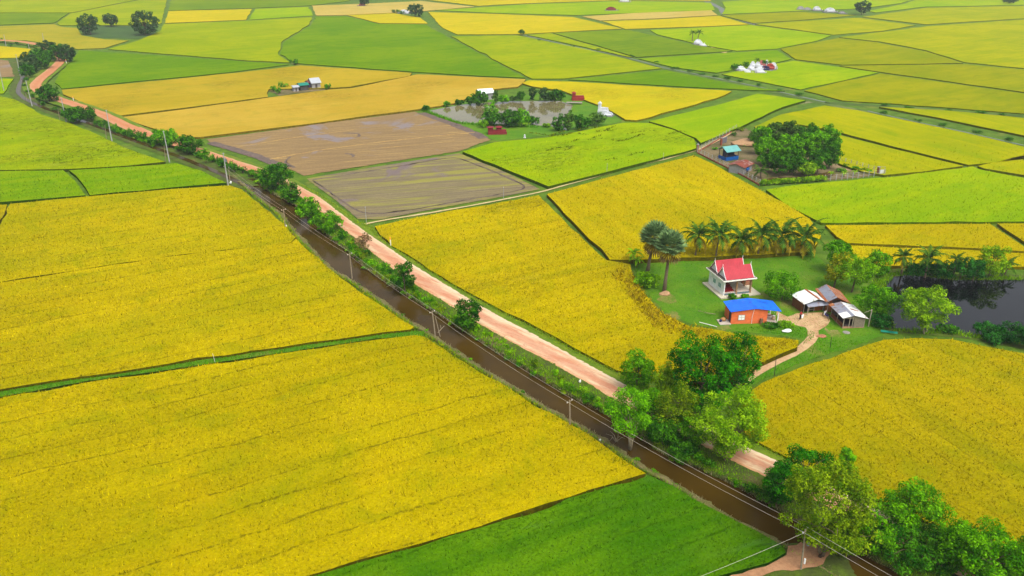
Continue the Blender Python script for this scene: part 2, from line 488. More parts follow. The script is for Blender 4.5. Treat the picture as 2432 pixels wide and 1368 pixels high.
HOR = ((0, 100), (1000, 40))
def build_fields():
    R1 = ((72, 1225), (950, 988)); R2 = ((0, 864), (500, 757)); RD = ((1300, 500), (1500, 650)); RR = ((1900, 1050), (2150, 1250))
    def f(style, pts, along, **kw):
        if kw.get('k') == 0 and not STY[style][3]: kw.setdefault('furrow', .35); kw.setdefault('pitch', 24)
        return field(style, pts, along, **kw)
    # lower left: the big ripe field, the ripe field beyond the grassy dyke and the green field at the bottom
    f('gold', [(-420, 985), (0, 946), (200, 909), (400, 881), (600, 852), (800, 820), (900, 806), (985, 796), (1008, 800), (1050, 826), (1130, 878), (1240, 942),
               (1350, 1005), (1440, 1062), (1534, 1124), (1400, 1163), (1200, 1228), (1000, 1290), (850, 1330), (700, 1375), (560, 1430), (400, 1500), (-420, 1500)], R1, gap=0)
    f('dkgreen', [(1541, 1129), (1600, 1155), (1700, 1212), (1800, 1262), (1860, 1298), (1866, 1312), (1825, 1336), (1765, 1352), (1690, 1372), (1600, 1420), (1500, 1500),
                  (410, 1500), (560, 1437), (700, 1382), (850, 1337), (1000, 1297), (1200, 1235), (1400, 1170)], R1, gap=0)
    f('goldw', [(24, 484), (200, 467), (400, 449), (545, 440), (572, 449), (600, 472), (640, 502), (680, 535), (702, 564), (690, 576), (400, 608), (0, 670), (-420, 740), (-420, 690), (0, 535)], R2, gap=.03)
    f('gold', [(-420, 742), (0, 671), (400, 609), (690, 577), (703, 566), (720, 584), (790, 643), (850, 690), (920, 735), (984, 776), (975, 783), (800, 806), (600, 833), (400, 864), (200, 894), (0, 925), (-420, 985)], R2, gap=.05)
    f('ochre', [(-420, 520), (0, 486), (18, 485), (0, 524), (-420, 660)], R2, gap=.1)
    f('green', [(162, 404), (300, 396), (420, 387), (480, 405), (540, 434), (400, 446), (212, 464), (190, 430)], R2, gap=.15)
    f('green', [(-420, 430), (0, 406), (152, 404), (182, 432), (204, 464), (0, 480), (-420, 515)], R2, gap=.15)
    f('limelodge', [(-420, 236), (-20, 222), (36, 236), (60, 248), (100, 272), (160, 290), (230, 318), (310, 355), (395, 384), (300, 394), (150, 402), (0, 404), (-420, 428)], R2, gap=.15)
    f('lime', [(-420, 170), (0, 186), (34, 187), (18, 212), (10, 222), (-420, 232)], HOR, k=0)
    f('yellow', [(-420, 100), (0, 109), (76, 116), (60, 137), (0, 138), (-420, 136)], HOR, k=0)
    # right of the road
    f('gold', [(889, 537), (1000, 514), (1130, 491), (1280, 463), (1330, 512), (1390, 572), (1440, 617), (1498, 627), (1508, 660), (1540, 706), (1572, 742), (1640, 775), (1750, 792),
               (1860, 802), (1898, 808), (1896, 824), (1850, 843), (1796, 868), (1770, 905), (1600, 905), (1463, 880), (1437, 866), (1358, 824), (1279, 780), (1200, 742), (1152, 716), (1074, 674), (1018, 640), (968, 605), (929, 584), (902, 558)], R2, gap=.1, furrow=.5, lodged=.12)
    f('amber', [(1297, 461), (1450, 419), (1560, 390), (1648, 368), (1700, 392), (1780, 437), (1860, 480), (1925, 520), (1952, 560), (1928, 598), (1800, 606), (1620, 612), (1500, 618), (1447, 617), (1398, 568), (1340, 508)], RD, gap=.15)
    f('ochre', [(1786, 925), (1840, 895), (1900, 872), (2000, 838), (2060, 818), (2100, 806), (2180, 802), (2260, 805), (2340, 822), (2440, 840), (2760, 900), (2860, 1560), (2740, 1490), (2432, 1321),
                (2202, 1240), (2073, 1182), (2029, 1163), (1844, 1074), (1792, 1047), (1768, 1030), (1764, 960)], RR, gap=.1, furrow=.7)
    f('lime', [(1097, 360), (1175, 337), (1300, 326), (1480, 291), (1545, 292), (1600, 308), (1650, 330), (1655, 352), (1560, 378), (1440, 409), (1302, 443), (1200, 402)], R2, gap=.15, lodged=.3)
    f('lime', [(1540, 288), (1700, 250), (1800, 222), (1915, 238), (1860, 254), (1790, 286), (1720, 318), (1664, 340), (1652, 328), (1600, 306)], R2, gap=.15)
    f('yellow', [(1236, 197), (1256, 190), (1400, 196), (1740, 216), (1700, 234), (1600, 262), (1512, 286), (1484, 284), (1440, 258), (1375, 232), (1330, 214), (1262, 205)], R2, lodged=.3, k=12)
    # straw coloured fields across the road, upper left
    f('straw', [(145, 213), (400, 189), (640, 164), (712, 155), (840, 163), (980, 173), (975, 180), (832, 206), (785, 209), (640, 212), (638, 230), (455, 254), (281, 275), (200, 246), (148, 224)], R2, k=10)
    f('strawp', [(286, 278), (455, 257), (664, 228), (785, 212), (835, 209), (990, 176), (1250, 188), (1232, 206), (1160, 214), (1120, 230), (1085, 244), (1004, 258), (760, 291), (475, 326), (430, 325), (372, 308)], R2, k=10)
    f('midgreen', [(186, 119), (400, 133), (688, 153), (560, 170), (400, 186), (145, 211), (128, 196), (140, 170), (165, 148)], HOR, k=0)
    f('ygreen', [(255, 117), (330, 95), (378, 74), (388, 57), (590, 49), (742, 40), (736, 58), (700, 80), (670, 100), (662, 130), (692, 149), (560, 142), (420, 130)], HOR, k=0)
    f('dullochre', [(0, 62), (130, 57), (150, 64), (186, 66), (196, 84), (250, 93), (308, 96), (250, 114), (184, 117), (60, 96), (-300, 92), (-300, 66)], HOR, k=0)
    f('yellow', [(398, 26), (600, 21), (586, 47), (390, 55)], HOR, k=0)
    f('lime', [(604, 21), (735, 16), (745, 37), (590, 47)], HOR, k=0)
    f('ygreen', [(165, 32), (400, -14), (386, 54), (372, 60), (185, 60), (140, 60), (134, 55)], HOR, k=0)
    f('dullgreen', [(-300, 30), (165, 31), (130, 54), (0, 59), (-300, 62)], HOR, k=0)
    f('ygreen', [(-300, -14), (395, -14), (170, 30), (0, 30), (-300, 30)], HOR, k=0)
    f('dullgreen', [(408, -14), (860, -14), (830, 2), (740, 13), (600, 19), (398, 25)], HOR, k=0)
    # the long fields beyond
    f('midgreen', [(748, 39), (820, 38), (900, 56), (1012, 58), (1062, 86), (1150, 132), (1250, 185), (1100, 178), (985, 171), (840, 160), (700, 150), (664, 129), (673, 101), (705, 80), (738, 59)], HOR, k=0)
    f('yellow', [(822, 36), (935, 31), (1000, 42), (1018, 56), (900, 55)], HOR, k=0)
    f('pinks', [(738, 13), (860, 9), (1000, 2), (1130, 16), (1010, 26), (960, 29), (820, 36), (750, 37)], HOR, k=0)
    f('yellow', [(1014, 28), (1180, 33), (1360, 40), (1480, 68), (1310, 77), (1238, 81), (1085, 82), (1050, 66)], HOR, k=0)
    f('lime', [(1030, 24), (1132, 18), (1250, 10), (1480, 2), (1690, 6), (1700, 24), (1370, 36), (1180, 31)], HOR, k=0)
    f('pinks', [(1380, 39), (1500, 31), (1692, 24), (1706, 36), (1560, 44), (1424, 49)], HOR, k=0)
    f('yellow', [(1428, 50), (1560, 46), (1708, 37), (1780, 58), (1640, 64), (1484, 69)], HOR, k=0)
    f('ygreen', [(1068, 86), (1232, 84), (1400, 118), (1574, 162), (1460, 174), (1338, 187), (1262, 187), (1160, 134)], HOR, k=0)
    f('ygreen', [(1250, 83), (1306, 78), (1508, 136), (1490, 135), (1360, 106)], HOR, k=0)
    f('dullgreen', [(1312, 78), (1490, 71), (1538, 81), (1660, 108), (1742, 121), (1512, 136)], HOR, k=0)
    f('lime', [(1542, 71), (1650, 66), (1785, 59), (1976, 84), (1945, 96), (1846, 116), (1750, 121), (1662, 106), (1560, 82)], HOR, k=0)
    f('green', [(1514, 139), (1750, 124), (1846, 119), (1882, 140), (1800, 158), (1702, 173), (1600, 160)], HOR, k=0)
    f('lime', [(1712, 176), (1886, 144), (2088, 172), (1902, 213), (1800, 193)], HOR, k=0)
    f('midgreen', [(1346, 189), (1480, 176), (1582, 166), (1760, 202), (1868, 216), (1780, 214), (1560, 202)], HOR, k=0)
    f('olive', [(1852, 116), (1990, 90), (2080, 100), (2200, 122), (2290, 150), (2000, 154), (1888, 141)], HOR, k=0)
    f('olive', [(1990, 156), (2290, 152), (2700, 190), (2700, 240), (2432, 219), (2092, 171)], HOR, k=0)
    f('olive', [(1908, 215), (2090, 174), (2432, 222), (2700, 246), (2700, 300), (2432, 270), (2120, 246), (2000, 239)], HOR, k=0)
    f('ygold', [(1990, 88), (2110, 74), (2200, 62), (2432, 46), (2700, 30), (2700, 186), (2432, 162), (2290, 148), (2200, 120), (2090, 99)], HOR, k=0)
    f('ygold', [(1790, 57), (1900, 50), (2040, 42), (2176, 60), (2100, 73), (1980, 83)], HOR, k=0)
    f('olive', [(1710, 36), (1900, 28), (2036, 36), (1900, 48), (1788, 55)], HOR, k=0)
    f('ygold', [(2046, 40), (2200, 18), (2432, 14), (2700, 10), (2700, 28), (2432, 44), (2200, 58)], HOR, k=0)
    f('lime', [(1712, 4), (1900, -8), (2180, -4), (2140, 8), (2044, 20), (1898, 26), (1712, 34), (1722, 18)], HOR, k=0)
    f('lime', [(2150, 8), (2190, -8), (2700, -10), (2700, 8), (2432, 12), (2200, 16), (2080, 30), (2060, 26)], HOR, k=0)
    f('yellow', [(1000, -2), (1240, -14), (1700, -14), (1690, 2), (1480, 0), (1250, 8), (1136, 14)], HOR, k=0)
    # right middle
    f('ygold', [(1790, 300), (1852, 272), (1958, 250), (2040, 262), (2290, 314), (2432, 348), (2520, 370), (2300, 392), (2120, 348), (1985, 312), (1900, 296), (1800, 312)], RD, k=8)
    f('ygold', [(1986, 318), (2118, 352), (2292, 394), (2190, 408), (2100, 416), (2050, 408), (1990, 388)], RD, k=8)
    f('ygold', [(2084, 253), (2250, 262), (2432, 280), (2700, 300), (2700, 372), (2432, 322), (2240, 282)], RD, k=6)
    f('lime', [(1816, 450), (1900, 437), (2100, 421), (2310, 394), (2330, 402), (2432, 422), (2800, 480), (2800, 528), (2432, 527), (1950, 530), (1920, 515), (1868, 488)], HOR, gap=.3, k=10)
    f('ygold', [(2320, 394), (2432, 368), (2800, 330), (2800, 470), (2432, 416), (2336, 400)], HOR, k=8)
    f('amber', [(1958, 534), (2200, 532), (2352, 531), (2440, 590), (2480, 600), (2300, 589), (2012, 577), (1986, 562)], HOR, k=12)
    f('amber', [(2366, 530), (2800, 531), (2800, 620), (2500, 602), (2440, 580)], HOR, k=12)
    f('amber', [(2014, 582), (2300, 593), (2440, 602), (2800, 625), (2800, 660), (2432, 634), (2200, 628), (2062, 634), (2030, 610)], HOR, k=12)
    # bare paddies
    mud1 = mud_mat('stubble_mud', C(172, 142, 90), C(212, 178, 106), C(156, 142, 138), math.atan2(1, 3.6), .045)
    mud2 = mud_mat('seeded_mud', C(152, 138, 98), C(176, 160, 104), C(138, 120, 114), math.atan2(1, 3.4), .0, C(176, 174, 52))
    pxsheet('mud_field', [(488, 331), (640, 311), (760, 294), (985, 265), (1060, 290), (1166, 331), (1090, 359), (900, 388), (722, 417), (690, 402), (640, 385), (530, 353)], .12, mud1, .15)
    pxsheet('mud_field', [(728, 424), (900, 395), (1090, 364), (1190, 404), (1283, 449), (1180, 469), (1000, 502), (900, 521), (850, 520), (800, 478)], .12, mud2, .1)
    straw = ground_mat('straw_row', C(218, 182, 110), C(196, 156, 96), C(176, 138, 92), .8, .6); wetm = ground_mat('wheel_track', C(120, 104, 98), C(140, 122, 108), C(104, 92, 86), .8, .8)
    for pts, w in (([(640, 378), (760, 356), (880, 340), (1000, 326), (1128, 314)], .8), ([(560, 350), (700, 326), (840, 308)], .5), ([(900, 352), (1000, 342), (1080, 336)], .4)): ribbon('straw_row', pts, w, .15, straw, 3, .12)
    for pts, w in (([(742, 428), (900, 402), (1082, 371), (1180, 410), (1262, 447), (1180, 462), (1000, 494), (880, 513), (850, 505), (800, 468), (746, 430)], .5), ([(1000, 268), (1050, 285), (1100, 304), (1150, 328)], 3.5), ([(500, 338), (560, 356), (620, 374), (680, 398)], 3.2), ([(815, 316), (840, 313), (862, 316), (866, 322), (850, 325)], .9), ([(820, 364), (842, 362), (852, 368), (838, 373)], .9), ([(690, 372), (672, 380), (676, 392), (700, 398)], .8)):
        ribbon('wheel_track', pts, w, .14, wetm, 3, .18)
    pxsheet('mud_field', [(-300, 140), (0, 142), (52, 147), (44, 182), (0, 183), (-300, 170)], .12, mud1, .3)

# ------------------------------------------------------------------ canal, road and banks: traced lines, each given its own height
def line(*p): return sorted([(y, x) for x, y in p])
def X(L, y):
    ys = [q[0] for q in L]; xs = [q[1] for q in L]
    return float(np.interp(y, ys, xs))
WL = line((560, 420), (588, 442), (600, 455), (634, 482), (671, 508), (705, 550), (732, 579), (763, 610), (789, 639), (850, 671), (889, 700), (929, 727), (968, 756), (1010, 782), (1047, 806),
          (1087, 832), (1126, 861), (1166, 884), (1205, 908), (1253, 936), (1305, 969), (1347, 993), (1384, 1010), (1437, 1042), (1490, 1079), (1542, 1113), (1595, 1140), (1647, 1171), (1700, 1205), (1753, 1234), (1805, 1261), (1880, 1295), (2010, 1370), (2220, 1490))
WR = line((596, 420), (622, 442), (650, 462), (686, 480), (717, 500), (747, 533), (784, 566), (824, 595), (866, 635), (916, 671), (968, 702), (1021, 735), (1074, 769), (1126, 803), (1179, 836), (1231, 868), (1280, 898),
          (1330, 928), (1380, 955), (1440, 985), (1500, 1025), (1560, 1068), (1600, 1095), (1650, 1110), (1700, 1132), (1753, 1158), (1792, 1180), (1900, 1240), (2060, 1322), (2160, 1376), (2370, 1490))
RL = line((295, 300), (374, 334), (466, 362), (553, 392), (629, 421), (679, 447), (710, 466), (747, 491), (784, 518), (813, 542), (847, 566), (876, 592), (940, 642), (982, 672), (1040, 706), (1084, 733), (1129, 762), (1200, 802), (1253, 831),
          (1306, 858), (1350, 883), (1410, 916), (1447, 940), (1600, 1020), (1755, 1100), (1792, 1118), (1990, 1212), (2150, 1300), (2290, 1372), (2490, 1490))
RR = line((330, 300), (366, 316), (430, 337), (497, 359), (566, 382), (634, 404), (692, 432), (758, 468), (810, 508), (842, 532), (889, 566), (929, 592), (968, 621), (1031, 660), (1102, 703), (1134, 722), (1200, 760), (1240, 780),
          (1279, 801), (1358, 845), (1437, 888), (1468, 906), (1600, 975), (1776, 1063), (1850, 1098), (2055, 1198), (2190, 1264), (2240, 1290), (2340, 1346), (2600, 1490))
FE = line((345, 300), (380, 316), (445, 337), (520, 360), (590, 384), (650, 404), (706, 430), (770, 466), (825, 505), (856, 529), (887, 537), (902, 558), (929, 584), (968, 605), (1018, 640), (1074, 674), (1152, 716), (1200, 742), (1279, 780), (1358, 824), (1437, 866), (1463, 880), (1600, 942), (1780, 1035), (1844, 1072), (2029, 1161), (2073, 1180), (2202, 1240), (2432, 1321), (2740, 1490))

def zbank(f):       # height across the right bank, f = 0 at the water and 1 at the road
    return float(np.interp(f, [0, .12, .3, .6, 1], [-.02, .55, .75, .85, .95]))

def strip(name, cols, mat, y0, y1, step=5, jit=.0, z_end=None):
    """Stitches a strip of ground; cols(y) gives [(px, z), ...] across it."""
    rows = []; y = y0
    while y <= y1:
        r = [at(px, y, z) for px, z in cols(y)]
        if jit:
            r = [(p[0] + random.gauss(0, jit), p[1] + random.gauss(0, jit), p[2] + (random.gauss(0, jit * .5) if 0 < i < len(r) - 1 else 0)) for i, p in enumerate(r)]
        rows.append(r); y += max(1.5, step * (y + 162) / 1100)
    k = len(rows[0]); V = [p for r in rows for p in r]
    F = [(i * k + j, (i + 1) * k + j, (i + 1) * k + j + 1, i * k + j + 1) for i in range(len(rows) - 1) for j in range(k - 1)]
    o = mesh_np(name, V, F, [mat], smooth=True); o['kind'] = 'structure'
    at_ = o.data.attributes.new('across', 'FLOAT', 'POINT'); at_.data.foreach_set('value', [j / (k - 1) for _ in rows for j in range(k)])
    return o

def ribbon(name, pts, w, z, mat, n=4, jit=.0, crown=0.0):
    """A path of world width w along a traced centre line."""
    P = [Vector(at(x, y, z)) for x, y in pts]; Q = []
    for a, b in zip(P[:-1], P[1:]):
        k = max(1, int((b - a).length / 2.5)); Q += [a + (b - a) * i / k for i in range(k)]
    Q.append(P[-1])
    for _ in range(3): Q = [Q[0]] + [(Q[i - 1] + Q[i] * 2 + Q[i + 1]) / 4 for i in range(1, len(Q) - 1)] + [Q[-1]]
    V = []
    for i, q in enumerate(Q):
        d = (Q[min(i + 1, len(Q) - 1)] - Q[max(i - 1, 0)]).normalized(); nn = Vector((-d.y, d.x, 0))
        ww = w(i / (len(Q) - 1)) if callable(w) else w
        for j in range(n + 1):
            u = j / n * 2 - 1
            V.append(q + nn * (-u * ww / 2 + random.gauss(0, jit)) + Vector((0, 0, crown * (1 - u * u))))
    k = n + 1
    F = [(i * k + j, i * k + j + 1, (i + 1) * k + j + 1, (i + 1) * k + j) for i in range(len(Q) - 1) for j in range(n)]
    V = np.array([tuple(v) for v in V])
    a, b, c = V[F[0][0]], V[F[0][1]], V[F[0][2]]
    if np.cross(b - a, c - a)[2] < 0: F = [f[::-1] for f in F]
    o = mesh_np(name, V, F, [mat], smooth=True); o['kind'] = 'structure'
    at_ = o.data.attributes.new('across', 'FLOAT', 'POINT'); at_.data.foreach_set('value', [1 - j / n for _ in Q for j in range(n + 1)])
    return o

def road_mat():
    t = NT('laterite_road'); p = t.pos(); ang = math.radians(138)
    q = t.stretch(p, ang, .10, .8)
    c = t.mix(t.ramp(t.noise(q, 1.0, 5, .7, .5), .40, .62), C(252, 224, 182, .56), C(238, 180, 136, .56))
    c = t.mix(t.math('MULTIPLY', t.ramp(t.noise(t.stretch(p, ang, .16, 1.6), 1.0, 6, .8, .8), .52, .62), .7), c, C(216, 134, 104, .56))
    u = t.math('ADD', t.n('Attribute', attribute_name='across').outputs['Fac'], t.math('MULTIPLY', t.math('SUBTRACT', t.noise(p, .5, 4, .7), .5), .22))
    crown = t.ramp(t.math('ABSOLUTE', t.math('SUBTRACT', u, .47)), .10, .24, 1, 0)          # red clay left between the worn wheel tracks
    c = t.mix(t.math('MULTIPLY', crown, .55), c, C(222, 140, 108, .56))
    edge = t.ramp(u, .80, .90)
    c = t.mix(t.math('MULTIPLY', edge, .6), c, C(255, 232, 196, .6))
    lo = t.ramp(u, .14, .06)
    c = t.mix(t.math('MULTIPLY', lo, .6), c, C(240, 176, 118, .56))
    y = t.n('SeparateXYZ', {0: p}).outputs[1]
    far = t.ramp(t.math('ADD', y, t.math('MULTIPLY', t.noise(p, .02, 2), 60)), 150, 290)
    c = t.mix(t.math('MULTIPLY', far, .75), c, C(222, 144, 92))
    c = t.gain(c, t.ramp(t.noise(p, 2.2, 4, .8), .25, .75, .86, 1.14, False))
    return t.finish(t.bsdf(c, .92, t.bump(t.noise(q, 3.5, 4, .7), .4, .08), 0, .15))

def build_haze():
    m = bpy.data.materials.new('haze_air'); m.use_nodes = True; nt = m.node_tree; nt.nodes.clear()
    out = nt.nodes.new('ShaderNodeOutputMaterial'); v = nt.nodes.new('ShaderNodeVolumePrincipled')
    v.inputs['Color'].default_value = (.86, .9, .95, 1); v.inputs['Density'].default_value = HAZE; v.inputs['Anisotropy'].default_value = .2
    nt.links.new(v.outputs[0], out.inputs['Volume'])
    o = MB().box(-12100, 12100, -450, 12100, -2.0, 68).build('haze', m); o['kind'] = 'stuff'
HAZE = .00017

def build_setting():
    M = MAT
    # the ground: one sheet to the horizon
    g = 12000.0
    o = MB().add([(-g, -400, -.03), (g, -400, -.03), (g, g, -.03), (-g, g, -.03)], [(0, 1, 2, 3)]).build('ground', M['bund']); o['kind'] = 'structure'
    strip('canal_water', lambda y: [(X(WL, y) - 2, .02), (X(WR, y) + 4, .02)], M['canal'], 424, 1490)
    s = lambda y: (y + 162) / 1100
    wob = lambda y, q: (3.0 * math.sin(y / 11.0 + q) + 2.4 * math.sin(y / 4.7 + 2 * q) + 1.6 * math.sin(y / 2.3)) * s(y)
    strip('canal_bank', lambda y: [(X(WL, y) - 26 * s(y), .0), (X(WL, y) - 15 * s(y), .5), (X(WL, y) - 9 * s(y), .42), (X(WL, y) - 4 * s(y) + wob(y, 0), .3), (X(WL, y) + 2 + wob(y, 0), -.05)], M['drybank'], 430, 1490, 4, .10)
    strip('canal_bank', lambda y: [(X(WR, y) + (X(RL, y) - X(WR, y)) * f + wob(y, 2) * max(0, 1 - f * 3), zbank(f)) for f in (0, .1, .25, .5, .75, 1.0)], M['bank'], 424, 1490, 4, .08)
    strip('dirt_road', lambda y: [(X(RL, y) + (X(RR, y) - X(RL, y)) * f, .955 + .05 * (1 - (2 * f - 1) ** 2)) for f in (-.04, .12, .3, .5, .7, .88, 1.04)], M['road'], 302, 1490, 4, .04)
    strip('road_verge', lambda y: [(X(RR, y), .945), (X(RR, y) + (X(FE, y) - X(RR, y)) * .3, .98), (X(RR, y) + (X(FE, y) - X(RR, y)) * .65, .6), (X(FE, y) + 2, .0)], M['verge'], 302, 1490, 4, .06)
    # the road and canal further off, round the bend
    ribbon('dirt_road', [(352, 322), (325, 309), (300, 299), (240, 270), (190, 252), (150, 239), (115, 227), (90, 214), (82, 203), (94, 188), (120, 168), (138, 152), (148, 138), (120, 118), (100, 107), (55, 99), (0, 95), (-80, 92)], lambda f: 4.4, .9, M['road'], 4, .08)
    ribbon('road_verge', [(352, 324), (300, 301), (240, 272), (190, 254), (150, 241), (115, 229), (88, 216), (79, 203), (92, 188), (118, 168), (138, 151), (148, 138), (120, 119), (100, 108), (55, 100), (0, 96), (-80, 93)], lambda f: 9.0, .6, M['verge'], 4, .15, .2)
    ribbon('canal_bank', [(585, 446), (560, 430), (515, 406), (455, 382), (400, 360), (330, 336), (270, 313), (210, 291), (150, 271), (110, 257), (75, 243), (52, 230), (42, 217), (46, 203), (54, 185), (46, 160), (36, 140), (30, 120), (0, 112)], 6.5, .14, M['bank'], 5, .15, .1)
    ribbon('canal_water', [(600, 448), (570, 434), (515, 408), (455, 384), (400, 362), (330, 338), (270, 315), (210, 292), (150, 272), (110, 258), (75, 243), (52, 230), (42, 217), (46, 203), (54, 185), (46, 160)], lambda f: 1.7, .30, M['canal'], 2, .06)
    # ponds
    pxsheet('pond_bank', [(2052, 700), (2090, 650), (2160, 640), (2260, 652), (2432, 652), (2700, 650), (2700, 850), (2432, 830), (2310, 806), (2200, 794), (2110, 790), (2076, 740)], .03, M['bank'], .2)
    pxsheet('pond_water', [(2075, 700), (2108, 658), (2160, 652), (2260, 664), (2432, 664), (2620, 660), (2620, 830), (2432, 806), (2310, 795), (2240, 784), (2190, 784), (2120, 779), (2098, 740)], .07, M['pond'], .15)
    pxsheet('pond_bank', [(1000, 262), (1060, 252), (1120, 240), (1220, 226), (1330, 222), (1390, 236), (1450, 268), (1478, 288), (1400, 306), (1300, 322), (1178, 334), (1150, 322), (1060, 288)], .03, M['lawn'], .3)
    pxsheet('pond_water', [(1018, 263), (1100, 248), (1200, 240), (1330, 240), (1362, 250), (1350, 268), (1335, 290), (1348, 310), (1322, 304), (1310, 299), (1280, 298), (1160, 294), (1088, 290)], .07, M['greypond'], .2)
    pxsheet('grove_mud', [(1656, 362), (1720, 322), (1760, 302), (1990, 380), (2098, 416), (1990, 426), (1806, 440)], .03, M['litter'], .3)
    pxsheet('pond_water', [(1806, 431), (1830, 422), (1900, 420), (1975, 407), (1985, 414), (1960, 424), (1880, 434), (1815, 438)], .07, M['brownpond'], .15)
    # farmyard lawn, bare yard and the tracks
    pxsheet('lawn', [(1508, 632), (1560, 614), (1640, 610), (1930, 600), (1966, 630), (2070, 680), (2092, 740), (2112, 786), (2060, 812), (1990, 834), (1890, 866), (1800, 908), (1768, 925), (1792, 872), (1850, 848), (1904, 826), (1912, 808), (1860, 797), (1750, 787), (1640, 768), (1575, 738), (1544, 704), (1512, 660)], .01, M['lawn'], .15)
    pxsheet('yard', [(1846, 738), (1870, 752), (1892, 744), (1930, 742), (1962, 742), (1972, 762), (1960, 776), (1945, 784), (1932, 786), (1912, 777), (1880, 770), (1848, 772)], .022, M['yard'], .12)
    ribbon('footpath', [(1770, 905), (1788, 886), (1820, 870), (1850, 856), (1880, 842), (1910, 826), (1932, 810), (1941, 796), (1936, 782), (1925, 772)], lambda f: 1.1 + .8 * f, .03, M['yard'], 3, .06)
    ribbon('footpath', [(856, 534), (880, 525), (930, 520), (1000, 509), (1130, 486), (1285, 456), (1360, 434), (1445, 411), (1520, 391), (1575, 379), (1620, 366), (1655, 356)], .8, .16, M['palepath'], 3, .06)
    ribbon('footpath', [(1655, 356), (1690, 340), (1730, 318), (1785, 286), (1820, 268), (1850, 258), (1890, 246), (1935, 241)], 2.2, .03, M['gravel'], 3, .08)
    ribbon('footpath', [(1655, 356), (1690, 342), (1730, 320), (1785, 288)], .7, .05, M['palepath'], 2, .05)
    for pts in ([(1562, 700), (1590, 696), (1606, 712), (1590, 722), (1566, 716)], [(1580, 744), (1606, 740), (1616, 756), (1596, 764)], [(1700, 776), (1730, 772), (1740, 782), (1716, 786)], [(1806, 716), (1842, 722), (1846, 736), (1818, 732)], [(1960, 778), (1990, 784), (2000, 800), (1972, 800)]):
        pxsheet('worn_earth', pts, .018, M['worn'], .3, .6)
    # far grass tracks with a ditch
    ribbon('farm_track', [(1215, 78), (1240, 83), (1350, 110), (1480, 136), (1580, 164), (1680, 184), (1780, 204), (1890, 230), (1960, 246), (2060, 266), (2160, 290), (2280, 316), (2432, 350)], 4.5, .05, M['track'], 3, .2)
    ribbon('ditch_water', [(1240, 82), (1350, 108), (1480, 134), (1580, 161), (1680, 181), (1780, 201), (1890, 227), (1960, 242)], 1.2, .09, M['ditch'], 1, .1)
    ribbon('farm_track', [(1960, 243), (2060, 250), (2160, 256), (2300, 266), (2432, 276), (2600, 288)], 3.5, .05, M['track'], 3, .2)
    ribbon('ditch_water', [(2060, 263), (2160, 286), (2280, 311), (2432, 345)], 1.0, .09, M['ditch'], 1, .1)
    ribbon('farm_track', [(2100, 418), (2200, 410), (2290, 396), (2350, 382), (2432, 362), (2560, 332)], 2.6, .04, M['track'], 3, .12)
    ribbon('ditch_water', [(1640, -10), (1690, 8), (1712, 20), (1722, 36), (1800, 60)], 5.0, .06, M['ditch'], 2, .3)
    pxsheet('yard', [(1690, 112), (1730, 122), (1722, 126), (1680, 116)], .06, M['palepath'], .2)
    # dirt crossing in the lower right corner
    pxsheet('earth_crossing', [(1872, 1296), (1905, 1285), (1958, 1292), (1975, 1312), (1955, 1340), (1900, 1352), (1840, 1356), (1790, 1372), (1700, 1400), (1640, 1440), (1600, 1480), (1560, 1480), (1640, 1412), (1720, 1374), (1780, 1354), (1832, 1338), (1868, 1318)], .56, M['yard2'], .12, .8)
    strip('canal_bank', lambda y: [(1866 - (y - 1296) * 1.7, .1), (1876 - (y - 1296) * 1.5, .44), (1970 + (y - 1296) * .5, .44), (1996 + (y - 1296) * .6, -.05)], M['bank'], 1290, 1480, 3, .06)
    pxsheet('lawn', [(700, 154), (690, 147), (700, 146), (712, 152)], .05, M['litter'], .1)
    pxsheet('lawn', [(190, 66), (250, 60), (370, 58), (372, 80), (330, 93), (240, 90), (200, 84)], .05, M['marsh'], .4)
    pxsheet('lawn', [(637, 216), (700, 208), (780, 208), (772, 214), (700, 222), (662, 227)], .1, M['litter'], .3)
    pxsheet('lawn', [(1730, 170), (1770, 150), (1840, 150), (1884, 164), (1820, 176), (1760, 178)], .1, M['bund'], .3)
    # grasses
    rr_ = random.Random(4)
    def bankpoly(fa, fb, La, Lb, y0, y1, z):
        ys = np.arange(y0, y1, 12)
        return [at(X(La, y) + (X(Lb, y) - X(La, y)) * fa, y, z)[:2] for y in ys] + [at(X(La, y) + (X(Lb, y) - X(La, y)) * fb, y, z)[:2] for y in ys[::-1]]
    grass_patch('bank_grass', bankpoly(.15, .92, WR, RL, 440, 1480, .8), 46, .42, .10, M['grassblade'], .78)
    grass_patch('bank_grass', bankpoly(0, .22, WR, RL, 440, 1480, .5), 40, .5, .05, M['drygrass'], .4)
    grass_patch('verge_grass', bankpoly(.08, .95, RR, FE, 440, 1480, .7), 40, .30, .09, M['vergeblade'], .72)
    LL = [(y, x - 26 * s(y)) for y, x in WL]
    grass_patch('bank_grass', bankpoly(.05, .55, LL, WL, 445, 1480, .45), 40, .45, .09, M['grassblade'], .42)
    grass_patch('bank_grass', bankpoly(.45, 1.0, LL, WL, 445, 1480, .3), 40, .42, .06, M['drygrass'], .28)
    dyke = [(0, 928), (200, 898), (400, 868), (600, 836), (800, 809), (975, 785), (1010, 788), (1004, 798), (900, 803), (800, 818), (600, 848), (400, 878), (200, 906), (0, 943), (-200, 975), (-200, 955)]
    pxsheet('dyke', dyke, .42, M['lawn'], .06, .8)
    grass_patch('dyke_grass', ccw([at(x, y, .45)[:2] for x, y in dyke]), 40, .34, .10, M['vivid'], .42)
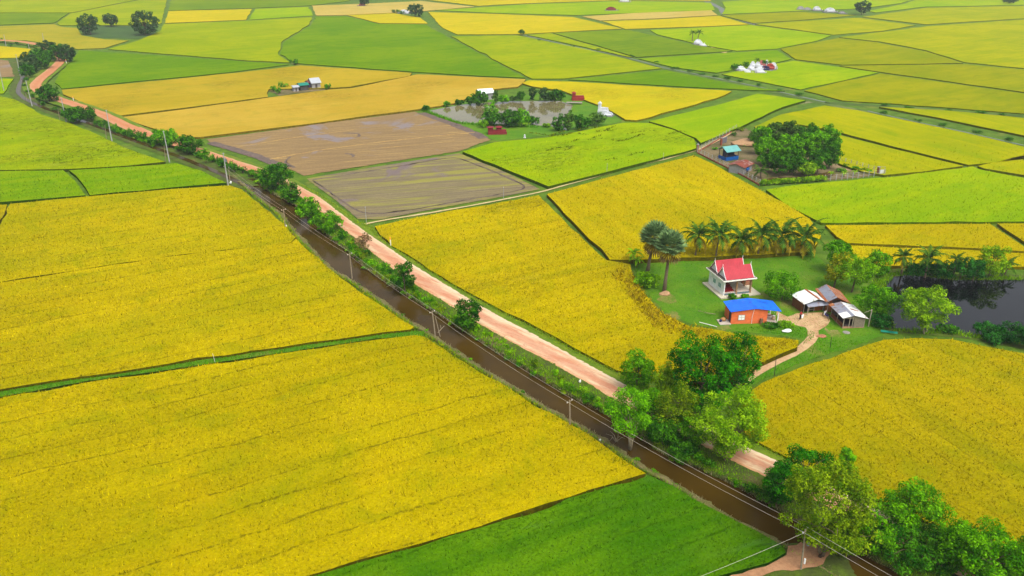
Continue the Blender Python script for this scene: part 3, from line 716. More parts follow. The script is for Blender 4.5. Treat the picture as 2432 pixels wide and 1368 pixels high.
    # greener unripe margin of the crop beside the canal
    for ys, wds in ((np.arange(470, 776, 10), 14), (np.arange(800, 1118, 10), 34)):
        a_ = [at(X(WL, y) - 10 * s(y) - 2, y, .8)[:2] for y in ys]; b_ = [at(X(WL, y) - (12 + wds * rr_.uniform(.6, 1.5)) * s(y), y, .8)[:2] for y in ys[::-1]]
        grass_patch('unripe_rice', ccw(a_ + b_), 13, .46, .13, M['unripe'], .76, (15, 65))
    pond_edge = [(2075, 700), (2108, 658), (2098, 740), (2120, 779), (2190, 784), (2240, 784), (2310, 795), (2432, 806)]
    def edge(pts, w, z):
        P = [Vector(at(x, y, z)) for x, y in pts]; l = []; r = []
        for i, p in enumerate(P):
            d = (P[min(i + 1, len(P) - 1)] - P[max(i - 1, 0)]).normalized(); q = Vector((-d.y, d.x, 0)) * w / 2; l.append((p + q)[:2]); r.append((p - q)[:2])
        return ccw([tuple(q) for q in l] + [tuple(q) for q in r[::-1]])
    grass_patch('pond_grass', edge([(2112, 656), (2080, 694), (2096, 742), (2122, 782), (2190, 788), (2240, 787), (2310, 798), (2432, 812)], 1.6, .05), 40, .6, .12, M['grassblade'], .03)
    grass_patch('pond_grass', edge([(2060, 700), (2100, 655), (2160, 650), (2260, 662), (2432, 662)], 1.6, .05), 40, .6, .12, M['grassblade'], .03)
    grass_patch('pond_grass', edge([(1004, 262), (1050, 280), (1090, 293), (1160, 298), (1280, 302)], 2.2, .05), 40, .6, .14, M['vivid'], .03)
    lawn = [(1508, 632), (1560, 614), (1640, 610), (1930, 600), (1966, 630), (2060, 690), (2080, 740), (2110, 786), (2060, 812), (1990, 834), (1950, 840), (1944, 800), (1930, 780), (1850, 770), (1846, 735), (1800, 735), (1720, 768), (1640, 768), (1575, 738), (1544, 704), (1512, 660)]
    grass_patch('lawn_grass', ccw([at(x, y, .02)[:2] for x, y in lawn]), 16, .22, .10, M['vivid'], 0.0, (30, 80))
    lawn2 = [(1944, 802), (1985, 808), (2060, 812), (1990, 834), (1890, 866), (1800, 908), (1768, 925), (1790, 898), (1850, 866), (1910, 836), (1940, 812)]
    grass_patch('lawn_grass', ccw([at(x, y, .02)[:2] for x, y in lawn2]), 30, .32, .10, M['vivid'], 0.0)
    lawn3 = [(1775, 888), (1792, 870), (1850, 846), (1904, 824), (1914, 806), (1862, 796), (1740, 782), (1846, 772), (1905, 778), (1935, 790), (1930, 806), (1900, 824), (1850, 850)]
    grass_patch('lawn_grass', ccw([at(x, y, .02)[:2] for x, y in lawn3]), 30, .35, .10, M['vivid'], 0.0)

def build_trampled():
    acc = {}
    def along(pts, w, k, L, wd, mat, z, tilt=(30, 85)):
        P = [Vector(at(x, y, z)) for x, y in pts]; left = []; right = []
        for i, p in enumerate(P):
            d = (P[min(i + 1, len(P) - 1)] - P[max(i - 1, 0)]).normalized(); nn = Vector((-d.y, d.x, 0)); ww = w * random.uniform(.6, 1.3) / 2
            left.append((p.x + nn.x * ww, p.y + nn.y * ww)); right.append((p.x - nn.x * ww, p.y - nn.y * ww))
        acc.setdefault(mat.name, []).append((ccw(left + right[::-1]), k, L, wd, mat, z, tilt))
    br = leaf_mat('lodged_straw', C(150, 128, 8), C(206, 176, 14), .6); dg = leaf_mat('lodged_green', C(92, 116, 6), C(150, 164, 10), .6)
    along([(1470, 668), (1480, 640), (1492, 655), (1502, 684), (1524, 712), (1548, 738), (1580, 764), (1620, 782), (1660, 792)], 3.2, 16, .8, .2, br, .75)
    along([(1480, 690), (1500, 700), (1530, 742), (1560, 776), (1600, 790)], 1.2, 14, .6, .2, br, .8)
    along([(1640, 780), (1700, 800), (1760, 812), (1820, 822), (1870, 820)], 3.0, 9, .7, .2, br, .8)
    rr = random.Random(21)
    for i in range(64):                                    # creases where the green crop has been flattened
        if i < 46:
            f = rr.uniform(0, 1); x = rr.uniform(-30, 360); y = rr.uniform(292, 398)
            if x > (y - 262) * 2.6: continue
        elif i < 58: x = rr.uniform(1300, 1620); y = 300 + (1640 - x) * .06 + rr.uniform(-6, 30)
        else: x = rr.uniform(1200, 1640); y = rr.uniform(320, 400) - (x - 1200) * .04
        n = rr.randint(4, 7); dx = rr.uniform(10, 24); ph = rr.uniform(0, 6); am = rr.uniform(1, 4); sl = rr.uniform(-.25, .02)
        along([(x + dx * j * .6, y + dx * j * .6 * sl + am * math.sin(ph + j)) for j in range(n)], rr.uniform(.5, 1.1), 26, .42, .2, dg, .58 if i < 46 else .78)
    rng = np.random.default_rng(9)
    for nm, L_ in acc.items():
        VV = []; n0 = 0
        for W, k, L, wd, mat, z, tilt in L_:
            P = scatter(W, k, rng, 400, z)
            if len(P):
                sc = np.sqrt(np.maximum(P[:, 1], 60) / 90); V, F = blades(P, np.full(len(P), z - .03), L * sc, wd * sc, tilt, rng); VV.append(V)
        V = np.concatenate(VV); tag(mesh_np('trampled_rice', V, np.arange(len(V)).reshape(-1, 3), [mat]), kind='stuff')

def make_mats():
    global MAT
    MAT = {
        'bund': ground_mat('bund_grass', C(108, 146, 24), C(84, 122, 18), C(142, 150, 54)),
        'canal': water_mat('canal_water', C(92, 70, 18, .42), .16, .05, .14),
        'pond': water_mat('pond_water', C(20, 22, 26, .4), .04, .03, .34),
        'greypond': water_mat('grey_pond_water', C(150, 142, 96, .5), .05, .03),
        'brownpond': water_mat('brown_pond_water', C(120, 92, 52, .5), .08, .03),
        'ditch': water_mat('ditch_water', C(118, 134, 96, .5), .15, .1),
        'drybank': ground_mat('dry_bank', C(150, 138, 92), C(118, 118, 60), C(96, 120, 30), .5),
        'bank': ground_mat('bank_soil', C(100, 126, 30), C(86, 100, 40), C(132, 116, 76), .4),
        'verge': ground_mat('verge_grass', C(130, 156, 28), C(106, 142, 20), C(164, 158, 56), .3),
        'road': road_mat(),
        'lawn': ground_mat('lawn_turf', C(88, 146, 8), C(110, 156, 14), C(158, 148, 74), .16, .5),
        'worn': ground_mat('worn_turf', C(150, 146, 74), C(112, 146, 34), C(196, 168, 118), .5, .5),
        'marsh': ground_mat('marsh', C(84, 118, 52), C(72, 106, 44), C(96, 128, 60), .05, .3),
        'litter': ground_mat('farm_soil', C(150, 132, 96), C(108, 108, 58), C(206, 176, 132), .18),
        'yard': ground_mat('bare_yard', C(220, 176, 130), C(236, 200, 150), C(176, 130, 88), .5, .4),
        'yard2': ground_mat('bare_crossing', C(208, 158, 116), C(190, 140, 100), C(136, 128, 56), .45, .5),
        'palepath': ground_mat('pale_path', C(228, 204, 140), C(236, 216, 160), C(190, 176, 92), .6, .3),
        'gravel': ground_mat('gravel_track', C(168, 164, 118), C(150, 152, 96), C(190, 186, 146), .3, .3),
        'track': ground_mat('track_grass', C(104, 132, 52), C(82, 112, 40), C(136, 148, 84), .12, .4),
        'grassblade': leaf_mat('bank_grass_blades', C(120, 186, 10), C(164, 214, 18), .45),
        'vergeblade': leaf_mat('verge_grass_blades', C(140, 182, 16), C(176, 202, 28), .4),
        'vivid': leaf_mat('lawn_grass_blades', C(92, 172, 6), C(124, 194, 12), .4),
        'unripe': leaf_mat('unripe_rice_blades', C(150, 178, 0), C(196, 200, 4), .5),
        'drygrass': leaf_mat('dry_grass_blades', C(206, 194, 146), C(170, 164, 106), .45),
    }
# ------------------------------------------------------------------ trees and shrubs
LM = {}
def make_leaf_mats():
    g = lambda n, a, b, v=.35, t=.3: LM.__setitem__(n, leaf_mat('leaves_' + n, tuple(q * .95 for q in a[:3]) + (1,), tuple(q * 1.6 for q in b[:3]) + (1,), v, t))  # wide tone spread puts the crowns' light and shade contrast into leaf colour
    g('deep', C(24, 100, 4), C(66, 158, 12)); g('fresh', C(72, 150, 6), C(116, 184, 12)); g('light', C(108, 168, 10), C(152, 194, 24))
    g('olive', C(88, 134, 8), C(138, 166, 18)); g('dark', C(36, 102, 14), C(80, 142, 22)); g('grey', C(62, 108, 36), C(92, 134, 44))
    g('yellow', C(138, 158, 10), C(174, 174, 20)); g('lime', C(110, 180, 6), C(142, 196, 18)); g('teal', C(30, 98, 34), C(58, 126, 40))
    g('bluegreen', C(46, 90, 44), C(74, 112, 54)); g('palm', C(58, 104, 32), C(88, 126, 36)); g('sugar', C(104, 142, 92), C(128, 158, 100))
    g('drypalm', C(176, 150, 40), C(200, 182, 50), .3, .2); g('brown', C(128, 108, 66), C(150, 128, 84), .3, .2)
    g('banana', C(110, 168, 14), C(150, 190, 24))
    LM['bark'] = plain('bark', C(128, 112, 88), .9, .3, 3.0, .5); LM['palebark'] = plain('pale_bark', C(186, 172, 140), .9, .25, 3.0, .5)
    LM['palmbark'] = plain('palm_bark', C(140, 122, 100), .9, .3, 4.0, .5); LM['darkbark'] = plain('dark_bark', C(84, 74, 58), .9, .3, 3.0, .4)

def leaf_cloud(rng, clumps, n, size, aspect=.55, inner=.45):
    c = np.array([q[0] for q in clumps]); r = np.array([q[1] for q in clumps])
    p = r ** 2 / (r ** 2).sum()
    k = rng.choice(len(clumps), n, p=p)
    d = rng.normal(0, 1, (n, 3)); d[:, 2] += .25; d /= np.linalg.norm(d, axis=1)[:, None]
    rad = r[k] * (inner + (1.06 - inner) * rng.uniform(0, 1, n) ** .6)
    P = c[k] + d * rad[:, None] * np.array((1, 1, .85))
    nr = d * .75 + rng.normal(0, .5, (n, 3)) + np.array((0, 0, .45)); nr /= np.linalg.norm(nr, axis=1)[:, None]
    t = np.cross(nr, rng.normal(0, 1, (n, 3))); t /= np.linalg.norm(t, axis=1)[:, None] + 1e-9
    b = np.cross(nr, t)
    s = size * rng.uniform(.6, 1.35, n)
    V = np.empty((n, 4, 3)); hs = s[:, None] / 2
    V[:, 0] = P - t * hs; V[:, 1] = P - b * hs * aspect + t * hs * .1; V[:, 2] = P + t * hs; V[:, 3] = P + b * hs * aspect + t * hs * .1
    return V.reshape(-1, 3), np.arange(4 * n).reshape(n, 4)

def crown_clumps(rng, c, rx, ry, rz, n, cr, shape='dome'):
    """Leafy clumps spread through an uneven crown."""
    out = []; tries = 0
    while len(out) < n and tries < n * 60:
        tries += 1
        d = rng.normal(0, 1, 3); d /= np.linalg.norm(d)
        f = rng.uniform(.2, 1) ** .4
        q = d * f
        if shape == 'upright' and q[2] < 0: q[:2] *= 1 - .45 * abs(q[2])
        
        r = cr * rng.uniform(.65, 1.25)
        k = 1 - .42 * r / max(rx, .1)
        pos = np.array((c[0] + q[0] * rx * k, c[1] + q[1] * ry * k, c[2] + q[2] * max(rz - r * .6, rz * .4)))
        if all(np.linalg.norm(pos - o[0]) > .62 * (r + o[1]) * .8 for o in out) or tries > n * 30: out.append((pos, r))
    return out

SPEC = {  # clump radius (m), leaves per m2 of clump skin, leaf size, shape
    'mango': (.95, 1.35, .30, 'dome'), 'acacia': (1.0, .95, .26, 'upright'), 'airy': (.85, .75, .26, 'dome'),
    'olive': (.9, .8, .27, 'dome'), 'bush': (.8, 1.0, .27, 'dome'), 'slim': (.85, 1.0, .26, 'upright'),
}
def tree_meshes(o, rng, spec, leaf, H, hb, cx, rx, ry, stems=1, bark='bark', d=100, lean=0.0, trunk_r=None):
    cr, dn, ls, shape = SPEC[spec]
    Hh = (H - hb) / 2; rz = math.sqrt(max(Hh ** 2 - (ry * .42) ** 2, (.72 * Hh) ** 2)); cz = hb + rz * .98
    cr = min(cr * (.8 + rx * .09), rx * .5, rz * .62)
    n = int(min(110, max(9, 2.6 * ((rx * ry) ** 1.6 / 3 + 2 * (rx * rz) ** 1.6 / 3) ** .625 / cr ** 2)))
    cl = crown_clumps(rng, (cx, 0, cz), rx, ry, rz, n, cr, shape)
    size = ls * max(1.0, (d / 95.0) ** .85)
    skin = sum(4 * PI * r * r for _, r in cl)
    num = int(min(15000, max(400, dn * 1.05 * skin / (size * size * .55))))
    V, F = leaf_cloud(rng, cl, num, size)
    mesh_np('crown', V, F, [LM[leaf]], parent=o)
    t = MB(); tr = (trunk_r or max(.07, .022 * H)) / stems ** .7
    top = cz - rz * .1
    for s in range(stems):
        a = 2 * PI * s / max(1, stems) + rng.uniform(0, 1); sp = 0 if stems == 1 else min(1.6, rx * .35)
        ex, ey = cx + math.cos(a) * sp, math.sin(a) * sp
        pts = [(math.cos(a) * tr * (stems > 1), math.sin(a) * tr * (stems > 1), -.25), (ex * .25 + lean * .1, ey * .25, hb * .5), (ex * .65, ey * .65, max(hb, H * .3)), (ex, ey, top)]
        t.tube(pts, [tr * 1.25, tr, tr * .75, tr * .25], 7)
        order = sorted(range(len(cl)), key=lambda i: rng.uniform())[:max(4, 12 // stems)]
        for i in order:
            c, r = cl[i]; f = rng.uniform(.25, .75)
            p0 = Vector(pts[2]).lerp(Vector(pts[3]), f * .6); p2 = Vector(c); p1 = p0.lerp(p2, .5) + Vector((0, 0, .12 * (p2 - p0).length))
            t.tube([p0, p1, p2], [tr * .42, tr * .26, tr * .08], 5)
    t.build('trunk', LM[bark], o, True)

def tree(label, spec, leaf, bx, by, ty, x0, x1, cy, zb=0.0, name='broadleaf_tree', cat='tree', stems=1, bark='bark', group=None, seed=0, depth=.9, fill=1.0):
    """A tree standing at photo point (bx,by): top row ty, crown from column x0 to x1, crown bottom row cy."""
    rng = np.random.default_rng(1000 + seed + int(bx) * 3 + int(by))
    b = at(bx, by, zb); r0 = wid((x1 - x0) / 2, bx, by, zb)
    if by - cy < .09 * (by - ty):                          # leaves reach the ground in front: the trunk stands further back
        yb = b[1] + r0 * depth * .75; b = (b[0] * yb / b[1], yb, zb)
    H = hgt_w(b[1], ty, zb); hb = max(.1, min(.6 * H, hgt_w(b[1], cy, zb)))
    rx = wid((x1 - x0) / 2, bx, by, zb); cx = wid((x0 + x1) / 2 - bx, bx, by, zb)
    o = thing(name, label, cat, b, 0, group)
    tree_meshes(o, rng, spec, leaf, H * 1.08, min(hb, H * .6), cx, rx * 1.13, rx * depth * 1.08, stems, bark, b[1])
    return o

def shrub_template(spec, leaf, seed, name='shrub', cat='shrub', label='', d=110):
    rng = np.random.default_rng(seed)
    o = thing(name, label, cat)
    n = int(rng.integers(5, 10)); cl = []
    for i in range(n):
        a = rng.uniform(0, 2 * PI); q = rng.uniform(0, .62)
        r = rng.uniform(.28, .46); cl.append((np.array((math.cos(a) * q, math.sin(a) * q, rng.uniform(.25, .62))), r))
    size = .22 * (d / 100) ** .7
    V, F = leaf_cloud(rng, cl, int(44 / size ** 2 * .28), size, .6, .35)
    mesh_np('foliage', V, F, [LM[leaf]], parent=o)
    t = MB()
    for i in range(5):
        c = cl[i % n][0]; t.tube([(c[0] * .2, c[1] * .2, -.2), (c[0] * .6, c[1] * .6, c[2] * .6), tuple(c)], [.035, .025, .01], 5)
    t.build('stem', LM['darkbark'], o)
    return o

def build_trees():
    T = tree
    # the clump where the farm track meets the road
    T('slim tree with pale forked trunks leaning out over the brown canal', 'airy', 'fresh', 1497, 1066, 924, 1436, 1552, 1026, .2, stems=3, bark='palebark')
    T('tall oval tree on the road verge, first of the clump by the road', 'slim', 'fresh', 1512, 952, 834, 1468, 1548, 942, .5)
    T('pale green oval tree between the tall oval tree and the big dark mango', 'slim', 'light', 1570, 958, 858, 1543, 1597, 948, .4)
    T('big dense dark green mango tree towering over the roadside clump', 'mango', 'deep', 1662, 990, 786, 1582, 1734, 968, .3)
    T('looser dark tree with bare pale limbs, behind the big mango', 'olive', 'deep', 1752, 932, 792, 1706, 1794, 925, .2, bark='palebark')
    T('yellowish green tree in front of the big mango, over the dirt road', 'airy', 'olive', 1592, 1036, 916, 1552, 1644, 1018, .9)
    T('large bright green tree with upright lobes beside the road bend', 'acacia', 'light', 1722, 1122, 920, 1646, 1800, 1112, .9, stems=2)
    T('dark leafy tree hanging over the canal under the roadside clump', 'bush', 'dark', 1572, 1072, 982, 1526, 1612, 1068, .6)
    T('small round tree low on the bank by the canal water', 'bush', 'dark', 1618, 1104, 1048, 1590, 1650, 1102, .4)
    # along the road, lower right corner
    T('dark tree on the canal bank, in the shade of the olive tree', 'bush', 'deep', 1842, 1216, 1094, 1796, 1886, 1210, .8)
    T('bushy dark green tree at the road edge behind the olive tree', 'olive', 'deep', 1900, 1172, 1060, 1840, 1962, 1160, .9)
    T('narrow pointed green tree beside the ripe field', 'slim', 'fresh', 2003, 1130, 1062, 1986, 2022, 1120, .6)
    T('large feathery olive green tree by the earth crossing', 'olive', 'olive', 1950, 1316, 1098, 1846, 2036, 1296, .8, stems=2)
    T('low olive tree reaching over the road below the large feathery one', 'olive', 'olive', 2010, 1352, 1222, 1920, 2066, 1346, .7)
    T('rounded mid green tree between the road and the ripe field', 'acacia', 'fresh', 2144, 1292, 1148, 2074, 2216, 1280, .9)
    T('dark bluish green bush over the black end of the canal', 'bush', 'dark', 2158, 1382, 1246, 2056, 2244, 1378, .5)
    T('small green tree between the dark bush and the corner trees', 'airy', 'fresh', 2262, 1380, 1240, 2206, 2318, 1370, .8)
    T('broad green tree cut by the bottom edge of the photo', 'acacia', 'fresh', 2330, 1432, 1246, 2230, 2406, 1420, .9)
    T('tree cut by the lower right corner of the photo', 'acacia', 'fresh', 2420, 1430, 1264, 2356, 2486, 1420, .9)
    T('dense green tree filling the bank below the large feathery tree', 'bush', 'fresh', 2060, 1330, 1222, 2010, 2112, 1326, .8)
    T('bright shrubby tree on the road edge under the rounded mid green tree', 'bush', 'light', 2208, 1330, 1262, 2160, 2262, 1326, .9)
    T('shaded tree behind the broad green tree at the bottom edge', 'bush', 'dark', 2290, 1352, 1262, 2236, 2346, 1346, .9)
    T('leafy tree closing the gap in the middle of the roadside clump', 'bush', 'fresh', 1642, 1070, 968, 1600, 1684, 1062, .9)
    T('low bright tree at the foot of the tall oval tree', 'bush', 'fresh', 1540, 990, 924, 1508, 1580, 984, .8)
    # single trees along the canal and road
    T('round tree standing alone nearest the roadside clump', 'mango', 'dark', 1110, 790, 703, 1084, 1142, 784, .85)
    T('round tree standing alone on the bank beside the bending bleached stump', 'mango', 'dark', 962, 697, 622, 934, 989, 692, .85)
    T('large dark round tree beside the two bare paddies', 'mango', 'dark', 656, 456, 384, 627, 694, 450, .8)
    T('smaller dark tree next to the large round tree by the bare paddies', 'bush', 'dark', 692, 484, 432, 672, 714, 482, .8)
    T('tall bright bushy tree, first of the thicket on the bank', 'bush', 'fresh', 736, 528, 468, 708, 764, 524, .8, stems=3)
    T('broad bright bushy tree, second of the thicket on the bank', 'bush', 'fresh', 780, 556, 496, 744, 818, 554, .8, stems=3)
    T('brownish half bare tree at the canal side of the road', 'airy', 'brown', 866, 604, 552, 848, 882, 592, .9)
    T('round green tree at the road edge near the straw field', 'bush', 'fresh', 395, 346, 300, 364, 427, 344, .8)
    T('bushy tree hanging over the road before the leaning poles', 'bush', 'dark', 452, 366, 316, 422, 482, 364, .8)
    T('small narrow tree between canal and road by the first bare paddy', 'slim', 'fresh', 489, 386, 352, 481, 498, 384, .8, cat='small tree')
    T('dark spreading tree on the canal bank below the road bend', 'mango', 'dark', 190, 292, 245, 155, 227, 290, .6)
    T('dark round tree inside the sharp road bend', 'mango', 'dark', 118, 244, 197, 94, 144, 240, .6)
    for i, (x, b, t_, a, c) in enumerate([(74, 178, 122, 54, 96), (98, 168, 112, 76, 124), (118, 146, 95, 96, 142), (142, 150, 102, 120, 162), (160, 150, 104, 142, 181), (62, 186, 150, 52, 84)]):
        T(['tree at the left end of the grove on the road bend', 'dense tree in the middle of the grove on the road bend', 'tallest tree at the back of the grove on the road bend', 'tree between the tallest one and the right end of the road bend grove',
           'tree at the right end of the grove on the road bend', 'low tree at the foot of the road bend grove by the canal'][i], 'mango', 'dark' if i % 2 else 'bluegreen', x, b, t_, a, c, b - 4, .3, group='grove on the road bend')
    # far trees
    far = [('left tree of the far pond trio, a double crown', 217, 84, 28, 190, 238, 'bluegreen'), ('small middle tree of the far pond trio', 265, 65, 29, 249, 282, 'bluegreen'), ('right tree of the far pond trio, the tallest', 345, 86, 22, 318, 380, 'bluegreen'),
           ('lone round tree far off beside a red tomb', 866, 15, -10, 854, 877, 'bluegreen'), ('lone tree far off beside pale ruins', 988, 41, 5, 969, 1008, 'bluegreen'),
           ('tall lone tree far right at the end of the white tombs', 2045, 36, -2, 2027, 2064, 'bluegreen'), ('dark tree touching the top right edge', 2396, 10, -12, 2380, 2412, 'bluegreen')]
    for lb, x, b, t_, a, c, lf in far: T(lb, 'bush', lf, x, b, t_, a, c, b - 3)
    T('tiny tree where the grass track begins', 'bush', 'grey', 1238, 84, 70, 1232, 1246, 80, cat='small tree')
    # grove in the fenced farm
    gr = [(1802, 372, 296, 1784, 1826, 'fresh', 'leftmost tree of the fenced grove, behind the sandy heap'), (1836, 352, 286, 1814, 1862, 'grey', 'grey topped tree at the back left of the fenced grove'), (1872, 356, 284, 1846, 1900, 'grey', 'grey topped tree at the back middle of the fenced grove'),
          (1908, 360, 292, 1886, 1938, 'dark', 'tree at the back right of the fenced grove'), (1962, 378, 296, 1938, 1988, 'fresh', 'bright topped tree at the right end of the fenced grove'), (1818, 400, 322, 1792, 1848, 'fresh', 'front left tree of the fenced grove by the young palm'),
          (1856, 402, 318, 1830, 1886, 'fresh', 'tall tree in the front middle of the fenced grove'), (1896, 398, 310, 1868, 1926, 'fresh', 'round lit tree in the centre of the fenced grove'), (1934, 396, 306, 1906, 1962, 'fresh', 'front right lit tree of the fenced grove'), (1968, 404, 330, 1946, 1990, 'dark', 'dark tree at the right foot of the fenced grove'),
          (1850, 420, 372, 1834, 1872, 'dark', 'low dark tree at the mud edge of the fenced grove'), (1912, 420, 384, 1894, 1938, 'light', 'small pale tree at the brown water of the fenced grove'), (1880, 416, 352, 1860, 1904, 'dark', 'shaded low tree in the front middle of the fenced grove'), (1940, 414, 350, 1918, 1964, 'dark', 'shaded low tree at the front right of the fenced grove'), (1824, 410, 360, 1804, 1846, 'dark', 'shaded low tree at the front left of the fenced grove'), (1796, 344, 308, 1778, 1812, 'grey', 'small greyish tree at the far left of the fenced grove')]
    for x, b, t_, a, c, lf, lb in gr: T(lb, 'mango', lf, x, b, t_, a, c, b - 6, group='trees of the fenced grove')  # lit and shaded trees get that light and shade through their leaf colour
    # trees round the middle pond
    mp = [(1140, 252, 214, 1121, 1158, 'dark', 'mango', 'round tree before the white roof by the middle pond'), (1177, 248, 212, 1170, 1185, 'grey', 'slim', 'thin upright tree beside the white roof by the middle pond'), (1195, 247, 223, 1181, 1210, 'fresh', 'bush', 'low round tree right of the thin tree at the middle pond'),
          (1116, 250, 228, 1106, 1128, 'dark', 'bush', 'dark bush left of the round tree at the middle pond'), (1092, 250, 233, 1082, 1102, 'dark', 'bush', 'rounded bush on the far bank of the middle pond'), (1061, 254, 240, 1055, 1068, 'fresh', 'bush', 'single small bright bush on the far bank of the middle pond'),
          (1011, 264, 249, 1003, 1020, 'dark', 'bush', 'small bush at the left corner of the middle pond'), (1237, 243, 216, 1228, 1247, 'dark', 'bush', 'dark tree in the middle of the far bank'), (1264, 240, 204, 1256, 1274, 'bluegreen', 'slim', 'tallest tree of the far bank of the middle pond'),
          (1218, 242, 226, 1206, 1232, 'grey', 'bush', 'low hedge like bush on the far bank of the middle pond'), (1294, 243, 208, 1280, 1310, 'bluegreen', 'mango', 'left tree of the dark pair on the far bank'), (1316, 242, 209, 1302, 1332, 'dark', 'mango', 'right tree of the dark pair on the far bank'), (1334, 240, 217, 1326, 1342, 'dark', 'bush', 'small round bush ending the far bank trees'),
          (1166, 290, 240, 1150, 1180, 'fresh', 'airy', 'pale tree at the back of the near pond bank thicket'), (1168, 302, 260, 1148, 1190, 'dark', 'mango', 'dark left tree of the near pond bank thicket'), (1210, 305, 256, 1184, 1240, 'dark', 'mango', 'broad tree in the middle of the near pond bank thicket'),
          (1240, 302, 258, 1222, 1258, 'fresh', 'mango', 'lit right hand tree of the near pond bank thicket'), (1262, 298, 272, 1244, 1280, 'dark', 'bush', 'round bush at the right end of the near pond bank thicket'), (1150, 305, 282, 1140, 1162, 'lime', 'bush', 'bright lime bush behind the red twin tombs'),
          (1242, 300, 284, 1224, 1258, 'light', 'bush', 'low yellow green bush in front of the pond bank thicket'), (1326, 314, 268, 1310, 1344, 'dark', 'mango', 'left tree of the row on the right pond bank'), (1350, 312, 262, 1338, 1362, 'grey', 'slim', 'second tall tree of the row on the right pond bank'),
          (1374, 312, 270, 1360, 1392, 'dark', 'mango', 'third dark tree of the row on the right pond bank'), (1392, 306, 276, 1380, 1402, 'dark', 'slim', 'narrow tree between the dark tree and the grey tree on the pond bank'), (1416, 302, 264, 1396, 1438, 'grey', 'airy', 'loose greyish tree beside the white tomb by the pond'),
          (1302, 302, 291, 1290, 1308, 'light', 'bush', 'tiny bush at the water edge of the middle pond')]
    for x, b, t_, a, c, lf, sp, lb in mp: T(lb, sp, lf, x, b, t_, a, c, b - 2, group='trees round the middle pond')
    # farmyard and the dark pond
    T('round bright tree between the red roofed shrine and the tin sheds', 'airy', 'fresh', 1852, 724, 642, 1810, 1890, 718, .0, stems=2)
    T('dark green tree at the back of the pond corner behind the sheds', 'mango', 'fresh', 1984, 650, 568, 1954, 2018, 640)
    T('yellowing tree before the dark one at the pond corner', 'olive', 'yellow', 1980, 684, 598, 1950, 2014, 672)
    T('lime green tree leaning towards the dark pond behind the sheds', 'acacia', 'lime', 2022, 694, 606, 1984, 2070, 682)
    T('bushy palm like tree at the top left of the dark pond', 'bush', 'fresh', 2080, 664, 592, 2052, 2106, 660)
    T('rounded light green tree beside the grey plank shed and the pond', 'acacia', 'fresh', 2082, 758, 676, 2034, 2126, 750)
    T('light green two lobed tree standing alone at the near pond edge', 'acacia', 'light', 2196, 792, 678, 2130, 2250, 778, stems=2, bark='palebark')
    T('loose light tree on the far side of the dark pond', 'airy', 'light', 2344, 668, 578, 2314, 2380, 660)
    for i, (x, b, t_, a, c) in enumerate([(2166, 662, 618, 2146, 2190), (2200, 664, 614, 2180, 2226), (2240, 668, 618, 2216, 2268), (2278, 670, 610, 2256, 2304), (2308, 672, 616, 2290, 2332)]):
        T('dark glossy bush in the hedge along the far side of the dark pond', 'bush', 'teal', x, b, t_, a, c, b - 2, name='hedge_bush', cat='bush', group='hedge beyond the dark pond')
    for i, (x, b, t_, a, c) in enumerate([(2340, 806, 764, 2312, 2372), (2390, 822, 762, 2358, 2426), (2440, 838, 770, 2408, 2480), (2356, 824, 786, 2330, 2386)]):
        T('dark rounded bush in the mass at the right edge between pond and ripe field', 'bush', 'teal', x, b, t_, a, c, b - 2, name='hedge_bush', cat='bush', group='bushes at the right edge')
    T('dark bush under the light tree beside the plank shed', 'bush', 'teal', 2090, 784, 742, 2066, 2118, 782, name='hedge_bush', cat='bush')
    T('low bush at the near pond edge right of the lone tree', 'bush', 'dark', 2244, 794, 772, 2222, 2272, 793, name='hedge_bush', cat='bush')
    T('bright leafy thicket at the feet of the fan palms', 'bush', 'lime', 1530, 690, 640, 1506, 1566, 688, name='hedge_bush', cat='bush')
    T('rounded clipped bush in front of the shrine columns', 'bush', 'dark', 1738, 713, 697, 1731, 1747, 712, name='hedge_bush', cat='bush')
    T('second clipped bush in front of the shrine, lighter green', 'bush', 'fresh', 1770, 709, 697, 1761, 1777, 708, name='hedge_bush', cat='bush')
    T('untidy bush at the porch of the brick house', 'bush', 'dark', 1826, 782, 766, 1810, 1848, 781, name='hedge_bush', cat='bush')
    T('grassy green bush right of the brick house porch', 'bush', 'lime', 1860, 780, 762, 1846, 1884, 779, name='hedge_bush', cat='bush')

